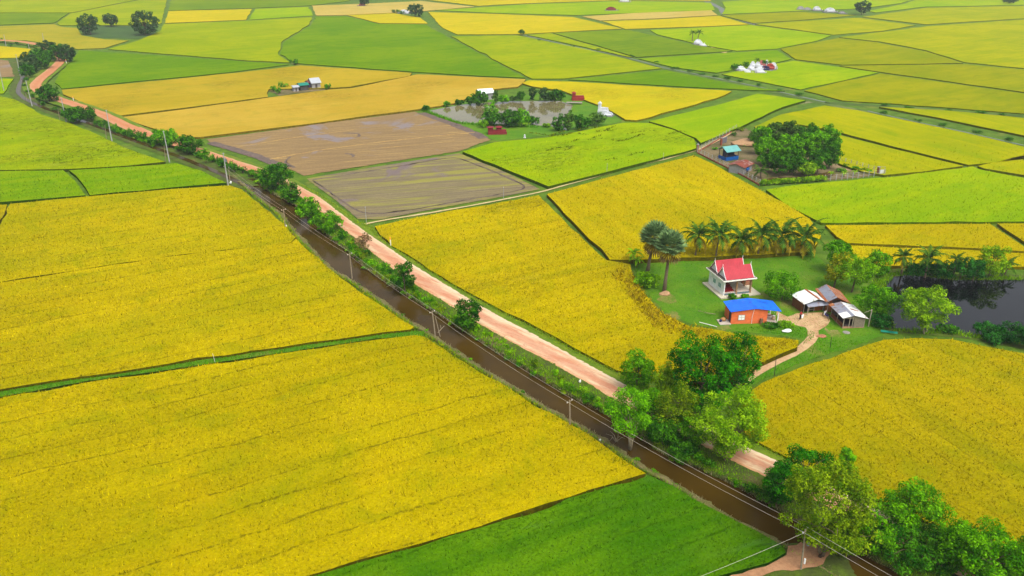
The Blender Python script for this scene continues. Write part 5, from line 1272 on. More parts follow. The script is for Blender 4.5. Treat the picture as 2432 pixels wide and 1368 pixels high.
def shrine():
    a, rz = frame3((1717.5, 704.8), (1782.5, 697.5))
    o = thing('shrine', 'white shrine with twin steep red roofs and an open columned front', 'shrine', a, rz)
    wht = plain('shrine_plaster', (.84, .84, .86, 1), .7, .05, 1.2, 0, 0, .3, (.5, .5, .46, 1), .3); red = corr_mat('red_roof_tiles', C(206, 42, 62, .66), C(192, 34, 54, .66), .55, None, -.3)
    cream = plain('cream_paving', C(236, 226, 200), .8, .08, 2.0); col = plain('tan_column', C(186, 148, 110), .7, .12, 2); dred = plain('red_lacquer', C(150, 22, 26), .5, .12, 2)
    glass = plain('teal_shutter', C(110, 180, 180), .4, .15, 3); panel = plain('blue_grey_tile', C(120, 144, 156), .5, .2, 4); dk = plain('shrine_gutter', C(110, 100, 92), .9, .2, 2)
    W, D, zf, zt = 5.45, 5.8, .62, 3.12
    MB().box(-.95, 6.95, -.95, D + .6, -.1, .22).build('plinth', cream, o)
    MB().box(.02, W, .02, D, .22, zf).build('floor', plain('pale_floor', C(226, 212, 196), .6, .08, 2), o)
    w = MB().box(-.003, .16, -.003, D, .22, zt); w.box(.16, W * .55, D - .16, D, zf, zt); w.build('wall', wht, o)
    for y in (1.25, 3.25):
        f = MB().box(-.05, .02, y, y + .8, 1.25, 2.05).build('window', glass, o)
        MB().box(-.09, -.055, y - .06, y + .86, 2.06, 2.16).build('window_hood', wht, f); MB().box(-.075, -.054, y + .38, y + .42, 1.25, 2.05).build('window_bar', wht, f)
    for x, y in ((2.55, .12), (W - .12, .12), (W - .12, 2.2), (W - .12, 4.0), (3.9, D - .2), (W - .12, D - .2)):
        MB().box(x - .14, x + .14, y - .135, y + .14, .222, zt - .002).build('column', col, o)
    for x0, x1 in ((.18, 2.38), (2.72, W - .3)):
        MB().box(x0, x1, -.03, .016, .26, zf - .05).build('front_panel', panel, o)
    for i in range(5):
        MB().box(.25, 2.3, .5 + i * .72, 1.1 + i * .72, zf, zf + .25 + i * .24).build('altar_step', dred, o)
    # porch shelf with red benches at the far right
    MB().box(W + .1, W + 2.1, 3.2, 5.4, .222, .9).build('porch_platform', plain('tan_boards', C(190, 130, 96), .8, .1, 2), o)
    for i in range(3): MB().box(W + .2, W + 2.0, 3.4 + i * .65, 3.75 + i * .65, .9, 1.25 + .2 * i).build('porch_bench', dred, o)
    MB().box(-.6, W + .55, -.62, D + .35, zt, zt + .2).build('roof_slab', plain('roof_slab_paint', (.8, .78, .72, 1), .7, .06, 1.5), o)
    MB().box(-.5, W + .45, -.5, D + .25, zt + .2, zt + .24).build('gutter', dk, o)
    zr0 = zt + .24
    for k, (y0, yr, y1) in enumerate(((-.35, 1.35, 2.85), (2.85, 4.3, D + .1))):
        m = MB(); n = 7; zr = 5.35
        def prof(f): return zr0 + (zr - zr0) * f ** 1.22
        x0, x1 = .0, W + .1
        for ya in (y0, y1):
            vs = []; fs = []
            for i in range(n + 1):
                f = i / n; y = ya + (yr - ya) * f; vs += [(x0, y, prof(f)), (x1, y, prof(f)), (x0, y, prof(f) - .06), (x1, y, prof(f) - .06)]
            for i in range(n):
                q = i * 4; fs += [(q, q + 1, q + 5, q + 4), (q + 2, q + 6, q + 7, q + 3), (q, q + 4, q + 6, q + 2), (q + 1, q + 3, q + 7, q + 5)]
            m.add(vs, fs)
        r = m.build('roof', red, o)
        for x in (x0 + .22, x1 - .25):
            poly = [(y0 + (yr - y0) * i / n, prof(i / n) - .07) for i in range(n + 1)] + [(y1 + (yr - y1) * i / n, prof(i / n) - .07) for i in range(n - 1, -1, -1)]
            MB().prism(poly, 'x', x, x + .05).build('gable', wht, r)
        for x in (x0, x1):
            for ya in (y0, y1):
                MB().tube([(x, ya + (yr - ya) * i / n, prof(i / n) + .02) for i in range(n + 1)], .05, 5).build('barge_board', wht, r)
            MB().tube([(x, yr, zr - .05), (x, yr - .06, zr + .3), (x + (-.05 if x == x0 else .05), yr - .02, zr + .52)], [.06, .035, .012], 6).build('finial', wht, r)

def brick_house():
    a, rz = frame3((1735, 769.8), (1819.8, 767.6))
    o = thing('brick_house', 'orange brick house under a bright blue metal roof', 'house', a, rz)
    t = NT('orange_brick'); p = t.n('TexCoord').outputs['Object']
    s = t.n('SeparateXYZ', {0: p}).outputs; v = t.n('CombineXYZ', {0: t.math('ADD', s[0], s[1]), 1: s[2], 2: 0.0}).outputs[0]
    b = t.n('TexBrick', {'Vector': v, 'Color1': C(236, 108, 48, .85), 'Color2': C(224, 94, 40, .85), 'Mortar': C(230, 140, 96, .8), 'Scale': 1.0, 'Mortar Size': .012, 'Brick Width': .24, 'Row Height': .085}).outputs[0]
    b = t.gain(b, t.ramp(t.noise(p, 1.1, 4, .7), .3, .7, .85, 1.12))
    brick = t.finish(t.bsdf(b, .85))
    blue = corr_mat('blue_roof_sheet', C(0, 104, 240, .85), C(10, 116, 248, .85), .4, C(0, 84, 190, .8), .22)
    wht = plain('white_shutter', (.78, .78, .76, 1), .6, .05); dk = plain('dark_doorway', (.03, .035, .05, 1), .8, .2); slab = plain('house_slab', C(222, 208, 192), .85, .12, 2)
    W, D, xr, zl, zr, zw = 6.1, 3.5, 3.95, 2.36, 2.86, 2.5
    MB().prism([(0, -.1), (W, -.1), (W, zw), (xr, zr), (0, zl)], 'y', 0, D).build('wall', brick, o)
    f = MB().box(1.22, 2.24, -.05, -.004, .78, 1.66).build('window', wht, o)
    for x0, x1, z0, z1 in ((1.16, 1.22, .72, 1.72), (2.24, 2.30, .72, 1.72), (1.22, 2.24, .72, .78), (1.22, 2.24, 1.66, 1.72), (1.71, 1.75, .78, 1.66), (1.22, 2.24, 1.2, 1.24)):
        MB().box(x0, x1, -.075, -.052, z0, z1).build('window_frame', plain('grey_window_frame', C(190, 180, 168), .6, .05), f)
    MB().tube([(3.55, -.05, 0), (3.5, -.05, 1.2), (3.72, -.05, 2.7)], .035, 5).build('drain_pipe', wht, o)
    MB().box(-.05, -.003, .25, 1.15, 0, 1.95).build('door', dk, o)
    MB().box(4.9, 5.3, -.45, -.1, -.1, 1.0).build('buttress', plain('old_plank', C(150, 116, 88), .9, .2, 3), o)
    m = [MB(), MB()]
    gable_sheet(m, -.32, 8.3, -.3, D + .45, xr, zl + .04, zr + .05, 2.28)
    r = m[0].build('roof', blue, o); m[1].build('roof', blue, o)
    MB().box(-1.9, 0, -.3, 1.6, -.1, .16).build('side_slab', slab, o)
    MB().box(W + .003, 8.0, -.1, D, -.1, .14).build('porch_floor', slab, o)
    for x, y in ((7.95, .0), (7.95, D - .1), (6.9, D)): MB().box(x - .06, x + .06, y - .06, y + .06, .14, 2.3).build('porch_post', wht, o)
    loc = Matrix.Rotation(rz, 4, 'Z')
    def place(x, y, z): return Vector(a) + loc @ Vector((x, y, z))
    for lb, x, y, s, c in [('tan bundle piled on the slab at the end of the brick house', -1.0, .9, (.5, .35, .3), C(214, 160, 100)), ('dark blue sack beside the tan bundle', -1.55, .6, (.25, .22, .2), C(30, 50, 110))]:
        q = MB().ball((0, 0, s[2]), *s, 10, 6); q.v = [(u * (1 + .2 * math.sin(5 * v_)), v_, max(0, w_ * (1 + .2 * math.cos(4 * u)))) for u, v_, w_ in q.v]
        tag(q.build('bundle', plain('bundle_' + lb[:4], c, .9, .2, 4), None, True, tuple(place(x, y, .16))), lb, 'bundle')
    h = thing('hammock', 'red and grey hammock slung in the porch of the brick house', 'hammock', tuple(place(7.0, 1.2, .14)), rz)
    q = MB(); n = 8
    vs = []; fs = []
    for i in range(n + 1):
        f = i / n; z = 1.1 - 1.9 * f * (1 - f)
        vs += [(-.75 + 1.5 * f, -.22 * math.sin(PI * f), z + .12 * math.sin(PI * f)), (-.75 + 1.5 * f, 0, z), (-.75 + 1.5 * f, .22 * math.sin(PI * f), z + .12 * math.sin(PI * f))]
    for i in range(n): fs += [(i * 3, i * 3 + 3, i * 3 + 4, i * 3 + 1), (i * 3 + 1, i * 3 + 4, i * 3 + 5, i * 3 + 2)]
    q.add(vs, fs).build('cloth', plain('hammock_cloth', C(170, 70, 66), .9, .3, 6), h)
    q = MB(); q.tube([(-.75, 0, 1.1), (-.8, 0, 1.25)], .02, 4); q.tube([(.75, 0, 1.1), (.8, 0, 1.25)], .02, 4); q.build('cord', wht, h)
    j = thing('water_jar', 'pale round water jar in the porch of the brick house', 'jar', tuple(place(7.6, .9, .14)))
    MB().tube([(0, 0, 0), (0, 0, .25), (0, 0, .55), (0, 0, .7), (0, 0, .78)], [.2, .34, .32, .2, .22], 12).build('body', plain('glazed_jar', C(226, 200, 160), .5, .1, 4), j, True)
    MB().tube([(0, 0, .78), (0, 0, .82)], [.24, .2], 12).build('lid', wht, j)

def shed_materials():
    global SH
    SH = {'mint': corr_mat('mint_white_sheet', (.76, .80, .77, 1), (.70, .77, .74, 1), .45, C(176, 150, 120), .18), 'white': corr_mat('white_sheet', (.78, .78, .77, 1), (.72, .72, .72, 1), .45, C(190, 170, 150), .18),
          'zinc': corr_mat('zinc_sheet', C(178, 184, 206), C(196, 200, 216), .4, C(170, 130, 110), .18, .25), 'rust': corr_mat('rusty_sheet', C(190, 98, 48), C(206, 126, 72), .8, C(226, 178, 140), .18),
          'dark': plain('shed_inside_shade', (.05, .042, .036, 1), .95, .3, 2), 'plank': plain('grey_plank', C(150, 138, 120), .9, .2, 4, .3), 'brown': plain('brown_plank', C(150, 92, 56), .9, .2, 4, .3), 'post': plain('pale_post', C(206, 194, 172), .85, .12, 3),  # the near-black stands in for the shade inside the sheds
          'base': plain('shed_base', C(190, 146, 112), .9, .2, 3)}

def sheds():
    shed_materials(); m2 = SH
    # open fronted shed with a mint white roof
    a, rz = frame3((1907.8, 742), (1954, 736.8))
    o = thing('tin_shed', 'open fronted tin shed with a mint white roof and rusty ridge strip', 'shed', a, rz)
    m = [MB(), MB()]; gable_sheet(m, -.75, 4.15, -.9, 3.3, 2.0, 2.05, 2.75, 1.95)
    m[0].build('roof', m2['mint'], o); m[1].build('roof', m2['white'], o)
    MB().slab([(1.82, -.92, 2.79), (2.2, -.92, 2.79), (2.2, 3.32, 2.79), (1.82, 3.32, 2.79)], .04).build('ridge_strip', m2['rust'], o)
    MB().slab([(-.1, -1.35, 1.62), (3.9, -1.25, 1.62), (3.9, -.2, 2.0), (-.1, -.2, 2.0)], .04).build('awning', m2['zinc'], o)
    for x in (0, 1.0, 2.0, 3.75): MB().tube([(x, 0, -.1), (x, 0, 2.0)], .06, 6).build('post', m2['post'], o)
    for x in (0, 3.8): MB().tube([(x, -1.15, -.1), (x, -1.15, 1.62)], .05, 6).build('post', m2['post'], o)
    MB().box(-.35, -.28, 0, 3.1, 0, 1.7).box(-.28, 3.9, 3.0, 3.08, 0, 1.9).build('wall', m2['brown'], o)
    MB().box(2.1, 3.7, .05, .13, .05, .75).build('half_wall', plain('tan_board', C(178, 110, 66), .9, .15, 3), o)
    MB().tube([(1.05, -.05, .45), (1.95, -.05, .45)], .04, 5).tube([(1.05, -.05, .8), (1.95, -.05, .8)], .04, 5).build('rail', m2['post'], o)
    MB().box(-.2, 3.85, .2, 2.95, .0, .06).build('floor', m2['dark'], o)
    # shed behind, zinc and rust
    o = thing('tin_shed', 'back shed with one zinc slope and one rusty orange slope', 'shed', (54.0, 124.3, 0), math.radians(-1))
    m = [MB(), MB()]; gable_sheet(m, -.35, 3.9, -.6, 4.9, 1.35, 2.25, 3.2, 2.0)
    m[0].build('roof', m2['zinc'], o); m[1].build('roof', m2['rust'], o)
    for k in range(4): MB().slab([(1.7 + k * .5, -.2, 3.2 - (.35 + k * .5) * .47 + .05), (1.78 + k * .5, -.2, 3.2 - (.43 + k * .5) * .47 + .05), (1.78 + k * .5, 4.6, 3.2 - (.43 + k * .5) * .47 + .05), (1.7 + k * .5, 4.6, 3.2 - (.35 + k * .5) * .47 + .05)], .03).build('batten', m2['post'], o)
    MB().slab([(-.5, -.6, 2.32), (-.12, -.6, 2.48), (-.12, 4.9, 2.48), (-.5, 4.9, 2.32)], .03).build('eave_strip', m2['rust'], o)
    MB().prism([(0, 0), (3.6, 0), (3.6, 1.95), (1.35, 2.95), (0, 2.15)], 'y', .3, .38).build('front_wall', m2['brown'], o)
    MB().box(0, .08, .38, 4.6, 0, 2.1).box(3.52, 3.6, .38, 4.6, 0, 1.95).box(.08, 3.52, 4.52, 4.6, 0, 2.0).build('wall', m2['plank'], o)
    MB().box(1.0, 2.4, .26, .296, 1.5, 2.3).build('opening_shade', m2['dark'], o)  # solid dark panel on the wall, painted as the shade within
    # plank shed in front, right
    a, rz = frame3((2001, 779.6), (2049, 778))
    o = thing('plank_shed', 'grey plank shed with a sagging white sheet roof beside the pond', 'shed', a, rz)
    m = [MB(), MB()]; gable_sheet(m, -.35, 4.0, -.3, 5.1, 1.55, 1.95, 2.45, 1.75)
    m[0].build('roof', m2['zinc'], o); m[1].build('roof', m2['white'], o)
    MB().slab([(-.4, -.32, 2.0), (1.0, -.32, 2.33), (1.0, 1.5, 2.33), (-.4, 1.5, 2.0)], .03).build('patch_sheet', m2['white'], o)
    MB().slab([(-.45, 4.3, 1.98), (.3, 4.3, 2.2), (.3, 5.2, 2.2), (-.45, 5.2, 1.98)], .03).build('eave_strip', m2['rust'], o)
    MB().slab([(2.0, 2.2, 2.42), (3.3, 2.0, 2.05), (3.3, 2.25, 2.05), (2.0, 2.45, 2.42)], .03).build('roof_batten', m2['rust'], o)
    MB().box(-.1, 3.7, -.1, 4.7, -.1, .14).build('floor', m2['base'], o)
    for x, y in ((0, 0), (1.0, 0), (1.55, 0), (0, 2.2), (0, 4.5), (3.55, 0)): MB().tube([(x, y, 0), (x, y, 1.95)], .06, 6).build('post', m2['post'], o)
    MB().box(1.75, 3.55, -.05, .03, .14, 1.75).box(3.5, 3.58, .03, 4.6, .14, 1.75).box(.05, 3.5, 4.52, 4.6, .14, 1.85).build('plank_wall', m2['plank'], o)
    MB().prism([(.0, 1.72), (3.5, 1.72), (1.55, 2.3)], 'y', -.02, .04).build('gable_board', m2['plank'], o)
    MB().box(-.04, .04, .1, 4.4, .14, .75).build('half_wall', m2['brown'], o)
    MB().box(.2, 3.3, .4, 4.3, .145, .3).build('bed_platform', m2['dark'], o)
    # clutter
    j = thing('outhouse_post', 'leaning grey post with a cross bar behind the plank shed', 'post', at(2062, 776))
    MB().tube([(0, 0, -.2), (.05, 0, 3.2)], [.09, .07], 6).build('shaft', m2['post'], j); MB().tube([(-1.1, 0, 2.6), (.05, 0, 3.1)], .035, 5).build('brace', m2['post'], j)
    k = thing('step_stone', 'flat grey stone slab on the grass before the plank shed', 'stone', at(2010, 790))
    MB().tube([(0, 0, -.1), (0, 0, .06), (0, 0, .09)], [.62, .6, .5], 9).build('slab', plain('grey_stone', C(168, 164, 156), .9, .15, 3), k)

def hut(name, label, cat, px0, px1, D, ze, zr, roof, wall, open_=False, rail=None, group=None):
    """A small far hut: gable roof along its front, with walls or posts."""
    a, rz = frame3(px0, px1); W = math.dist(a[:2], at(*px1)[:2]); o = thing(name, label, cat, a, rz, group)
    m = MB(); m.slab([(-.4, -.5, ze), (W + .4, -.5, ze), (W + .4, D / 2, zr), (-.4, D / 2, zr)], .07); m.slab([(-.4, D / 2 + .004, zr), (W + .4, D / 2 + .004, zr), (W + .4, D + .5, ze), (-.4, D + .5, ze)], .07)
    m.build('roof', roof, o)
    if open_:
        for x in (.1, W - .1):
            for y in (.1, D - .1): MB().tube([(x, y, -.1), (x, y, ze + .1)], .09, 6).build('post', wall, o)
        MB().box(0, W, 0, D, -.1, .35).build('floor', rail, o)
        q = MB().box(0, W, -.06, 0, .35, 1.1).box(-.06, 0, 0, D, .35, 1.1).box(W, W + .06, 0, D, .35, 1.1); q.build('railing', rail, o)
        MB().box(W * .3, W * .9, D * .4, D - .1, .35, ze).build('inner_shade_block', plain('room_shade', (.04, .045, .07, 1), .8, .2), o)  # near-black block painted as the shade inside, not a wall colour
    else:
        MB().box(0, W, 0, D, -.1, ze).prism([(0, ze), (D, ze), (D / 2, zr - .1)], 'x', .05, W - .05).build('wall', wall, o)
        MB().box(W * .38, W * .62, -.04, -.003, 0, ze * .8).build('door', plain('hut_door', (.06, .05, .05, 1), .8, .2), o)
    return o

def tomb(label, bx, by, W, D, H, mat, kind='grave', rz=.2, group=None, z=.1, dome=None):
    """A raised grave: apron, low wall, coffin block and a headstone with a crest."""
    o = thing('tomb', label, 'tomb', at(bx, by, z), rz, group); H *= .72
    MB().box(-W / 2, W / 2, 0, D, -.2, .18 * H).build('base', plain('grave_concrete', C(150, 152, 150), .9, .2, 1.0), o)
    MB().box(-W * .28, W * .28, D * .15, D * .72, .18 * H, .48 * H).build('grave_block', mat, o)
    m = MB(); hw = W * .36
    m.prism([(-hw, .18 * H), (hw, .18 * H), (hw, .6 * H), (hw * .7, .62 * H), (hw * .66, .84 * H), (hw * .3, .9 * H), (0, H), (-hw * .3, .9 * H), (-hw * .66, .84 * H), (-hw * .7, .62 * H), (-hw, .6 * H)], 'y', D * .8, D * .95)
    m.build('headstone', mat, o)
    for s in (-1, 1): MB().box(s * W * .44 - .12, s * W * .44 + .12, .1, .34, .18 * H, .5 * H).build('corner_post', mat, o)
    return o

def tower_tomb(label, bx, by, W, D, H, mat, roofm, rz=0.0, group=None, towers=(0,)):
    """A long tomb with little roofed towers standing on its wall."""
    o = thing('tomb', label, 'tomb', at(bx, by, .1), rz, group)
    MB().box(0, W, 0, D, -.2, H * .3).build('base', mat, o)
    MB().box(.15, W - .15, D * .25, D * .8, H * .3, H * .5).build('grave_block', mat, o)
    for f in towers:
        x = W * f; MB().box(x, x + W * .26, D * .2, D * .2 + W * .26, H * .3, H * .82).build('tower', mat, o)
        c = (x + W * .13, D * .2 + W * .13); e = W * .19
        MB().add([(c[0] - e, c[1] - e, H * .82), (c[0] + e, c[1] - e, H * .82), (c[0] + e, c[1] + e, H * .82), (c[0] - e, c[1] + e, H * .82), (c[0], c[1], H)], [(0, 1, 4), (1, 2, 4), (2, 3, 4), (3, 0, 4), (3, 2, 1, 0)]).build('tower_roof', roofm, o)
    return o

def build_far_things():
    teal = corr_mat('aqua_roof_sheet', C(132, 214, 206), C(120, 202, 198), .45, None, .3); blue = plain('blue_railing', C(12, 112, 206), .5, .1); rustr = corr_mat('rust_red_sheet', C(150, 66, 46), C(166, 84, 58), .7, C(200, 190, 180), .35)
    grey = plain('grey_render', C(186, 184, 184), .85, .12, 1.0); wht = plain('whitewash', (.55, .57, .60, 1), .8, .15, .4, 0, 0, .3, (.3, .31, .3, 1), .5); red = plain('red_tomb_paint', C(172, 52, 46), .6, .15, 1.0); pink = plain('dusky_pink_paint', C(206, 120, 116), .6, .15, 1.0)
    redd = plain('dark_red_tomb_paint', C(150, 38, 46), .6, .15, 1.0); navy = plain('navy_tile', C(48, 54, 96), .5, .15, 1.0); green = corr_mat('green_roof_sheet', C(24, 156, 132), C(20, 140, 120), .5, None, .3); zinc = corr_mat('far_zinc_sheet', C(214, 220, 228), C(200, 208, 218), .4, None, .3)
    orange = plain('orange_red_paint', C(228, 100, 70), .6, .1)
    # the fenced farm
    hut('pavilion', 'open pavilion with an aqua roof and a bright blue railing', 'pavilion', (1724, 383), (1753, 379), 3.4, 2.7, 3.9, teal, plain('pavilion_post', C(90, 80, 90), .7), True, blue)
    o = hut('farm_hut', 'low hut with a rusty red roof inside the farm fence', 'hut', (1764, 415), (1785, 405), 4.2, 2.0, 2.7, rustr, grey)
    MB().box(.6, 1.9, -.9, -.52, 1.2, 1.7).build('blue_awning', blue, o)
    # fence: posts, low brick footing and wire, each side one thing
    def fence(label, pts, n, h, footing=True, hedge=None):
        P = [Vector(at(x, y)) for x, y in pts]; L = [0]
        for a, b in zip(P[:-1], P[1:]): L.append(L[-1] + (b - a).length)
        o = thing('wire_fence', label, 'fence', tuple(P[0]))
        def pt(s):
            for i in range(len(P) - 1):
                if s <= L[i + 1] or i == len(P) - 2: return P[i].lerp(P[i + 1], (s - L[i]) / (L[i + 1] - L[i])) - P[0]
        for i in range(n + 1):
            q = pt(L[-1] * i / n); MB().box(q.x - .07, q.x + .07, q.y - .07, q.y + .07, -.2, h).build('post', M2['concrete'], o)
        for z in (h * .4, h * .65, h * .92):
            MB().tube([pt(L[-1] * i / 24) + Vector((0, 0, z)) for i in range(25)], .018, 4).build('wire', M2['wire'], o)
        if footing:
            m = MB()
            for i in range(len(P) - 1):
                a, b = P[i] - P[0], P[i + 1] - P[0]; d = (b - a).normalized(); nn = Vector((-d.y, d.x, 0)) * .12
                m.add([a - nn - Vector((0, 0, .2)), b - nn - Vector((0, 0, .2)), b + nn - Vector((0, 0, .2)), a + nn - Vector((0, 0, .2)), a - nn + Vector((0, 0, .35)), b - nn + Vector((0, 0, .35)), b + nn + Vector((0, 0, .35)), a + nn + Vector((0, 0, .35))],
                      [(4, 5, 6, 7), (0, 1, 5, 4), (1, 2, 6, 5), (2, 3, 7, 6), (3, 0, 4, 7)])
            m.build('brick_footing', plain('brick_footing', C(176, 96, 70), .9, .2, 1.0), o)
        return o
    fence('wire fence on a brick footing between the ripe field and the farm', [(1656, 364), (1700, 386), (1740, 406), (1775, 424), (1804, 441)], 16, 1.7)
    fence('wire fence on the near side of the farm, open stretch beyond the hedge', [(1958, 430), (2000, 427), (2050, 422), (2100, 417)], 11, 1.7, False)
    fence('wire fence on the gravel track side of the farm', [(1656, 362), (1690, 342), (1720, 324), (1748, 308)], 11, 1.7)
    fence('wire fence at the back right side of the farm', [(2100, 416), (2066, 405), (2030, 395), (1994, 385)], 8, 1.6, False)
    rng = np.random.default_rng(77); cl = []; a = np.array(at(1806, 441)); b = np.array(at(1956, 430))
    for i in range(44):
        f = i / 43; p = a + (b - a) * f; cl.append((np.array((p[0] - a[0] + rng.normal(0, .15), p[1] - a[1] + rng.normal(0, .2), .75 + rng.uniform(-.1, .25))), rng.uniform(.6, .85)))
    V, F = leaf_cloud(rng, cl, 4200, .42, .6)
    o = thing('hedge', 'long clipped leafy hedge along the front of the fenced farm', 'hedge', tuple(a)); mesh_np('foliage', V, F, [LM['light']], parent=o)
    m = MB()
    for i in range(0, 44, 3): c = cl[i][0]; m.tube([(c[0], c[1], -.2), (c[0], c[1], .7)], [.05, .03], 5)
    m.build('stem', LM['darkbark'], o)
    for lb, x, y in [('brick gate pillar left of the farm gate', 1712, 345), ('brick pillar at the corner of the farm fence', 1656, 361), ('brick gate pillar at the far right tip of the farm', 2084, 416)]:
        p = thing('gate_pillar', lb, 'pillar', at(x, y), .3, 'brick pillars of the farm'); MB().box(-.25, .25, -.25, .25, -.2, 2.2).build('shaft', plain('brick_footing', C(176, 96, 70), .9), p); MB().box(-.32, .32, -.32, .32, 2.2, 2.36).build('cap', grey, p)
    p = thing('mast', 'thin pale pole standing on the corner pillar of the farm', 'pole', at(1656, 361, 2.36)); MB().tube([(0, 0, 0), (0, 0, 2.4)], [.06, .05], 6).build('shaft', M2['concrete'], p); MB().ball((0, 0, 2.45), .1, .1, .1, 8, 5).build('cap', wht, p)
    g = thing('farm_gate', 'grey metal gate in the farm fence on the gravel track', 'gate', at(1714, 343), math.radians(50)); MB().box(.3, 3.2, -.04, .04, .2, 1.9).build('panel', plain('gate_sheet', C(130, 130, 140), .5, .15), g); MB().tube([(.25, 0, 0), (.25, 0, 2.0), (3.25, 0, 2.0), (3.25, 0, 0)], .06, 5).build('gate_frame', M2['concrete'], g)
    g = thing('farm_gate', 'small white gate frame at the far right tip of the farm', 'gate', at(2086, 417), .1); MB().box(.1, 1.3, -.03, .03, .3, 1.6).build('panel', wht, g); MB().tube([(0, 0, 0), (0, 0, 2.4), (1.5, 0, 2.4), (1.5, 0, 0)], .07, 5).build('gate_frame', M2['concrete'], g)
    # tombs round the middle pond
    tower_tomb('dark red twin towered tomb in front of the pond thicket', 1160, 320, 6.0, 2.2, 2.6, redd, redd, .12, None, (0, .46))
    tower_tomb('red tomb on white footings at the back right of the middle pond', 1359, 239, 4.8, 2.4, 3.4, red, red, .05, None, (.02,))
    tower_tomb('white stepped tomb with a small tower at the right of the middle pond', 1419, 270, 3.6, 2.2, 4.4, wht, wht, -.4, None, (0,))
    tomb('low white tomb in front of the white stepped one by the pond', 1440, 277, 4.0, 3.6, 1.6, wht, rz=-.4)
    hut('pond_hut', 'hut with a pale mint roof behind the trees of the middle pond', 'hut', (1140, 238), (1172, 236), 5, 2.6, 3.9, corr_mat('pale_mint_sheet', (.72, .78, .76, 1), (.68, .75, .73, 1), .45, None, .3), grey)
    p = thing('jetty', 'grey plank jetty at the back right corner of the middle pond', 'jetty', at(1345, 248), -.1); MB().box(0, 6, 0, 1.8, .55, .7).build('deck', plain('jetty_boards', C(178, 170, 156), .9, .15, 2), p); MB().tube([(.3, .2, -.2), (.3, .2, .55)], .1, 5).tube([(5.7, .2, -.2), (5.7, .2, .55)], .1, 5).tube([(5.7, 1.6, -.2), (5.7, 1.6, .55)], .1, 5).build('pile', M2['wood'], p)
    p = thing('boundary_stone', 'tiny white boundary stone on the grass right of the dark red tomb', 'stone', at(1246, 327)); MB().tube([(0, 0, -.2), (0, 0, .9), (0, 0, 1.1)], [.28, .26, .1], 8).build('shaft', wht, p); MB().box(-.4, .4, -.4, .4, -.1, .08).build('base', wht, p)
    # cemetery
    G = 'white tombs of the cemetery'; GL = 'white tomb standing among the other white tombs of the cemetery'
    for x, y, w, d, h in [(1768, 170, 7, 6, 3.4), (1779, 174, 5, 5, 2.2), (1784, 168, 5, 5, 4.2), (1792, 169, 5, 5, 3.0), (1789, 162, 4, 4, 5.0), (1802, 162, 4.5, 4, 4.6), (1808, 168, 5, 5, 3.4), (1806, 175, 6, 6, 2.8), (1813, 174, 4, 5, 2.4), (1801, 170, 4, 4, 2.4), (1836, 163, 5, 4, 4.4), (1840, 166, 3.5, 3.5, 3.4), (1825, 158, 3, 3, 5.0)]:
        tomb(GL, x, y, w * .8, d * .8, h * .85, wht, rz=random.uniform(-.3, .3), group=G)
    tomb('navy tiled tomb beside the red ones in the cemetery', 1817, 169, 7, 5, 2.6, navy, rz=-.3); tomb('orange red tomb in the right half of the cemetery', 1826, 167, 5, 6, 3.6, orange, rz=-.4); tomb('pinkish red tomb at the back of the cemetery', 1815, 160, 4, 4, 4.2, pink); tomb('deep red tomb at the right of the cemetery', 1833, 168, 4, 5, 3.0, red, rz=-.3)
    # field huts on the straw field
    hut('field_hut', 'white roofed hut at the right end of the field huts', 'hut', (742, 213), (762, 211), 4.5, 2.6, 4.4, zinc, grey); hut('field_hut', 'low hut with a green roof among the field huts', 'hut', (714, 216), (733, 214), 3.5, 2.2, 3.0, green, plain('dark_boards', C(90, 90, 84), .9)); hut('field_hut', 'small grey lean hut left of the green roofed one', 'hut', (698, 218), (710, 217), 3.0, 1.8, 2.4, zinc, grey)
    hut('field_hut', 'dull red roofed hut between the green and the white roofs', 'hut', (734, 212), (744, 211), 3.5, 2.6, 3.4, corr_mat('dull_red_sheet', C(150, 84, 84), C(130, 76, 80), .7, None, .3), plain('purple_cloth', C(96, 70, 140), .9))
    # far tombs and ruins
    for lb, x, y, w, d, h, mt in [('red tomb far off beside the lone round tree', 857, 15, 9, 6, 5.5, pink), ('white tomb beside the two far palms', 1662, 107, 8, 6, 5.0, wht), ('low white tomb in front of the one by the far palms', 1674, 110, 6, 5, 2.4, wht), ('far white tomb touching the top edge', 1485, 6, 14, 8, 7, wht), ('far dull red tomb in the green field', 1455, 26, 14, 8, 5, redd),
                                   ('far white tomb, largest of the row before the tall lone tree', 1974, 30, 14, 10, 6, wht), ('far white tomb in the middle of the row before the tall lone tree', 1943, 26, 10, 8, 6, wht), ('far greyish tomb at the left end of the row before the tall lone tree', 1905, 24, 10, 6, 5, grey), ('far greyish tomb second from the left in the row', 1920, 25, 10, 6, 4, grey), ('far small pale tomb nearest the tall lone tree', 2004, 33, 8, 6, 3, grey), ('pale ruin beside the lone far tree', 958, 32, 12, 8, 4.5, wht), ('lower pale ruin touching the lone far tree', 970, 33, 9, 6, 3, wht)]:
        tomb(lb, x, y, w * .8, d * .8, h * .8, mt, rz=random.uniform(-.2, .2))

# ------------------------------------------------------------------ the person and the motorbike in the yard
def skin_body(name, verts, edges, radii, mat, parent, levels=1):
    me = bpy.data.meshes.new(name); me.from_pydata(verts, edges, []); me.materials.append(mat)
    o = bpy.data.objects.new(name, me); link(o, parent)
    md = o.modifiers.new('skin', 'SKIN'); me.skin_vertices.new() if not me.skin_vertices else None
    for i, r in enumerate(radii): me.skin_vertices[0].data[i].radius = (r, r)
    me.skin_vertices[0].data[0].use_root = True
    s = o.modifiers.new('subdivision', 'SUBSURF'); s.levels = levels; s.render_levels = levels
    return o

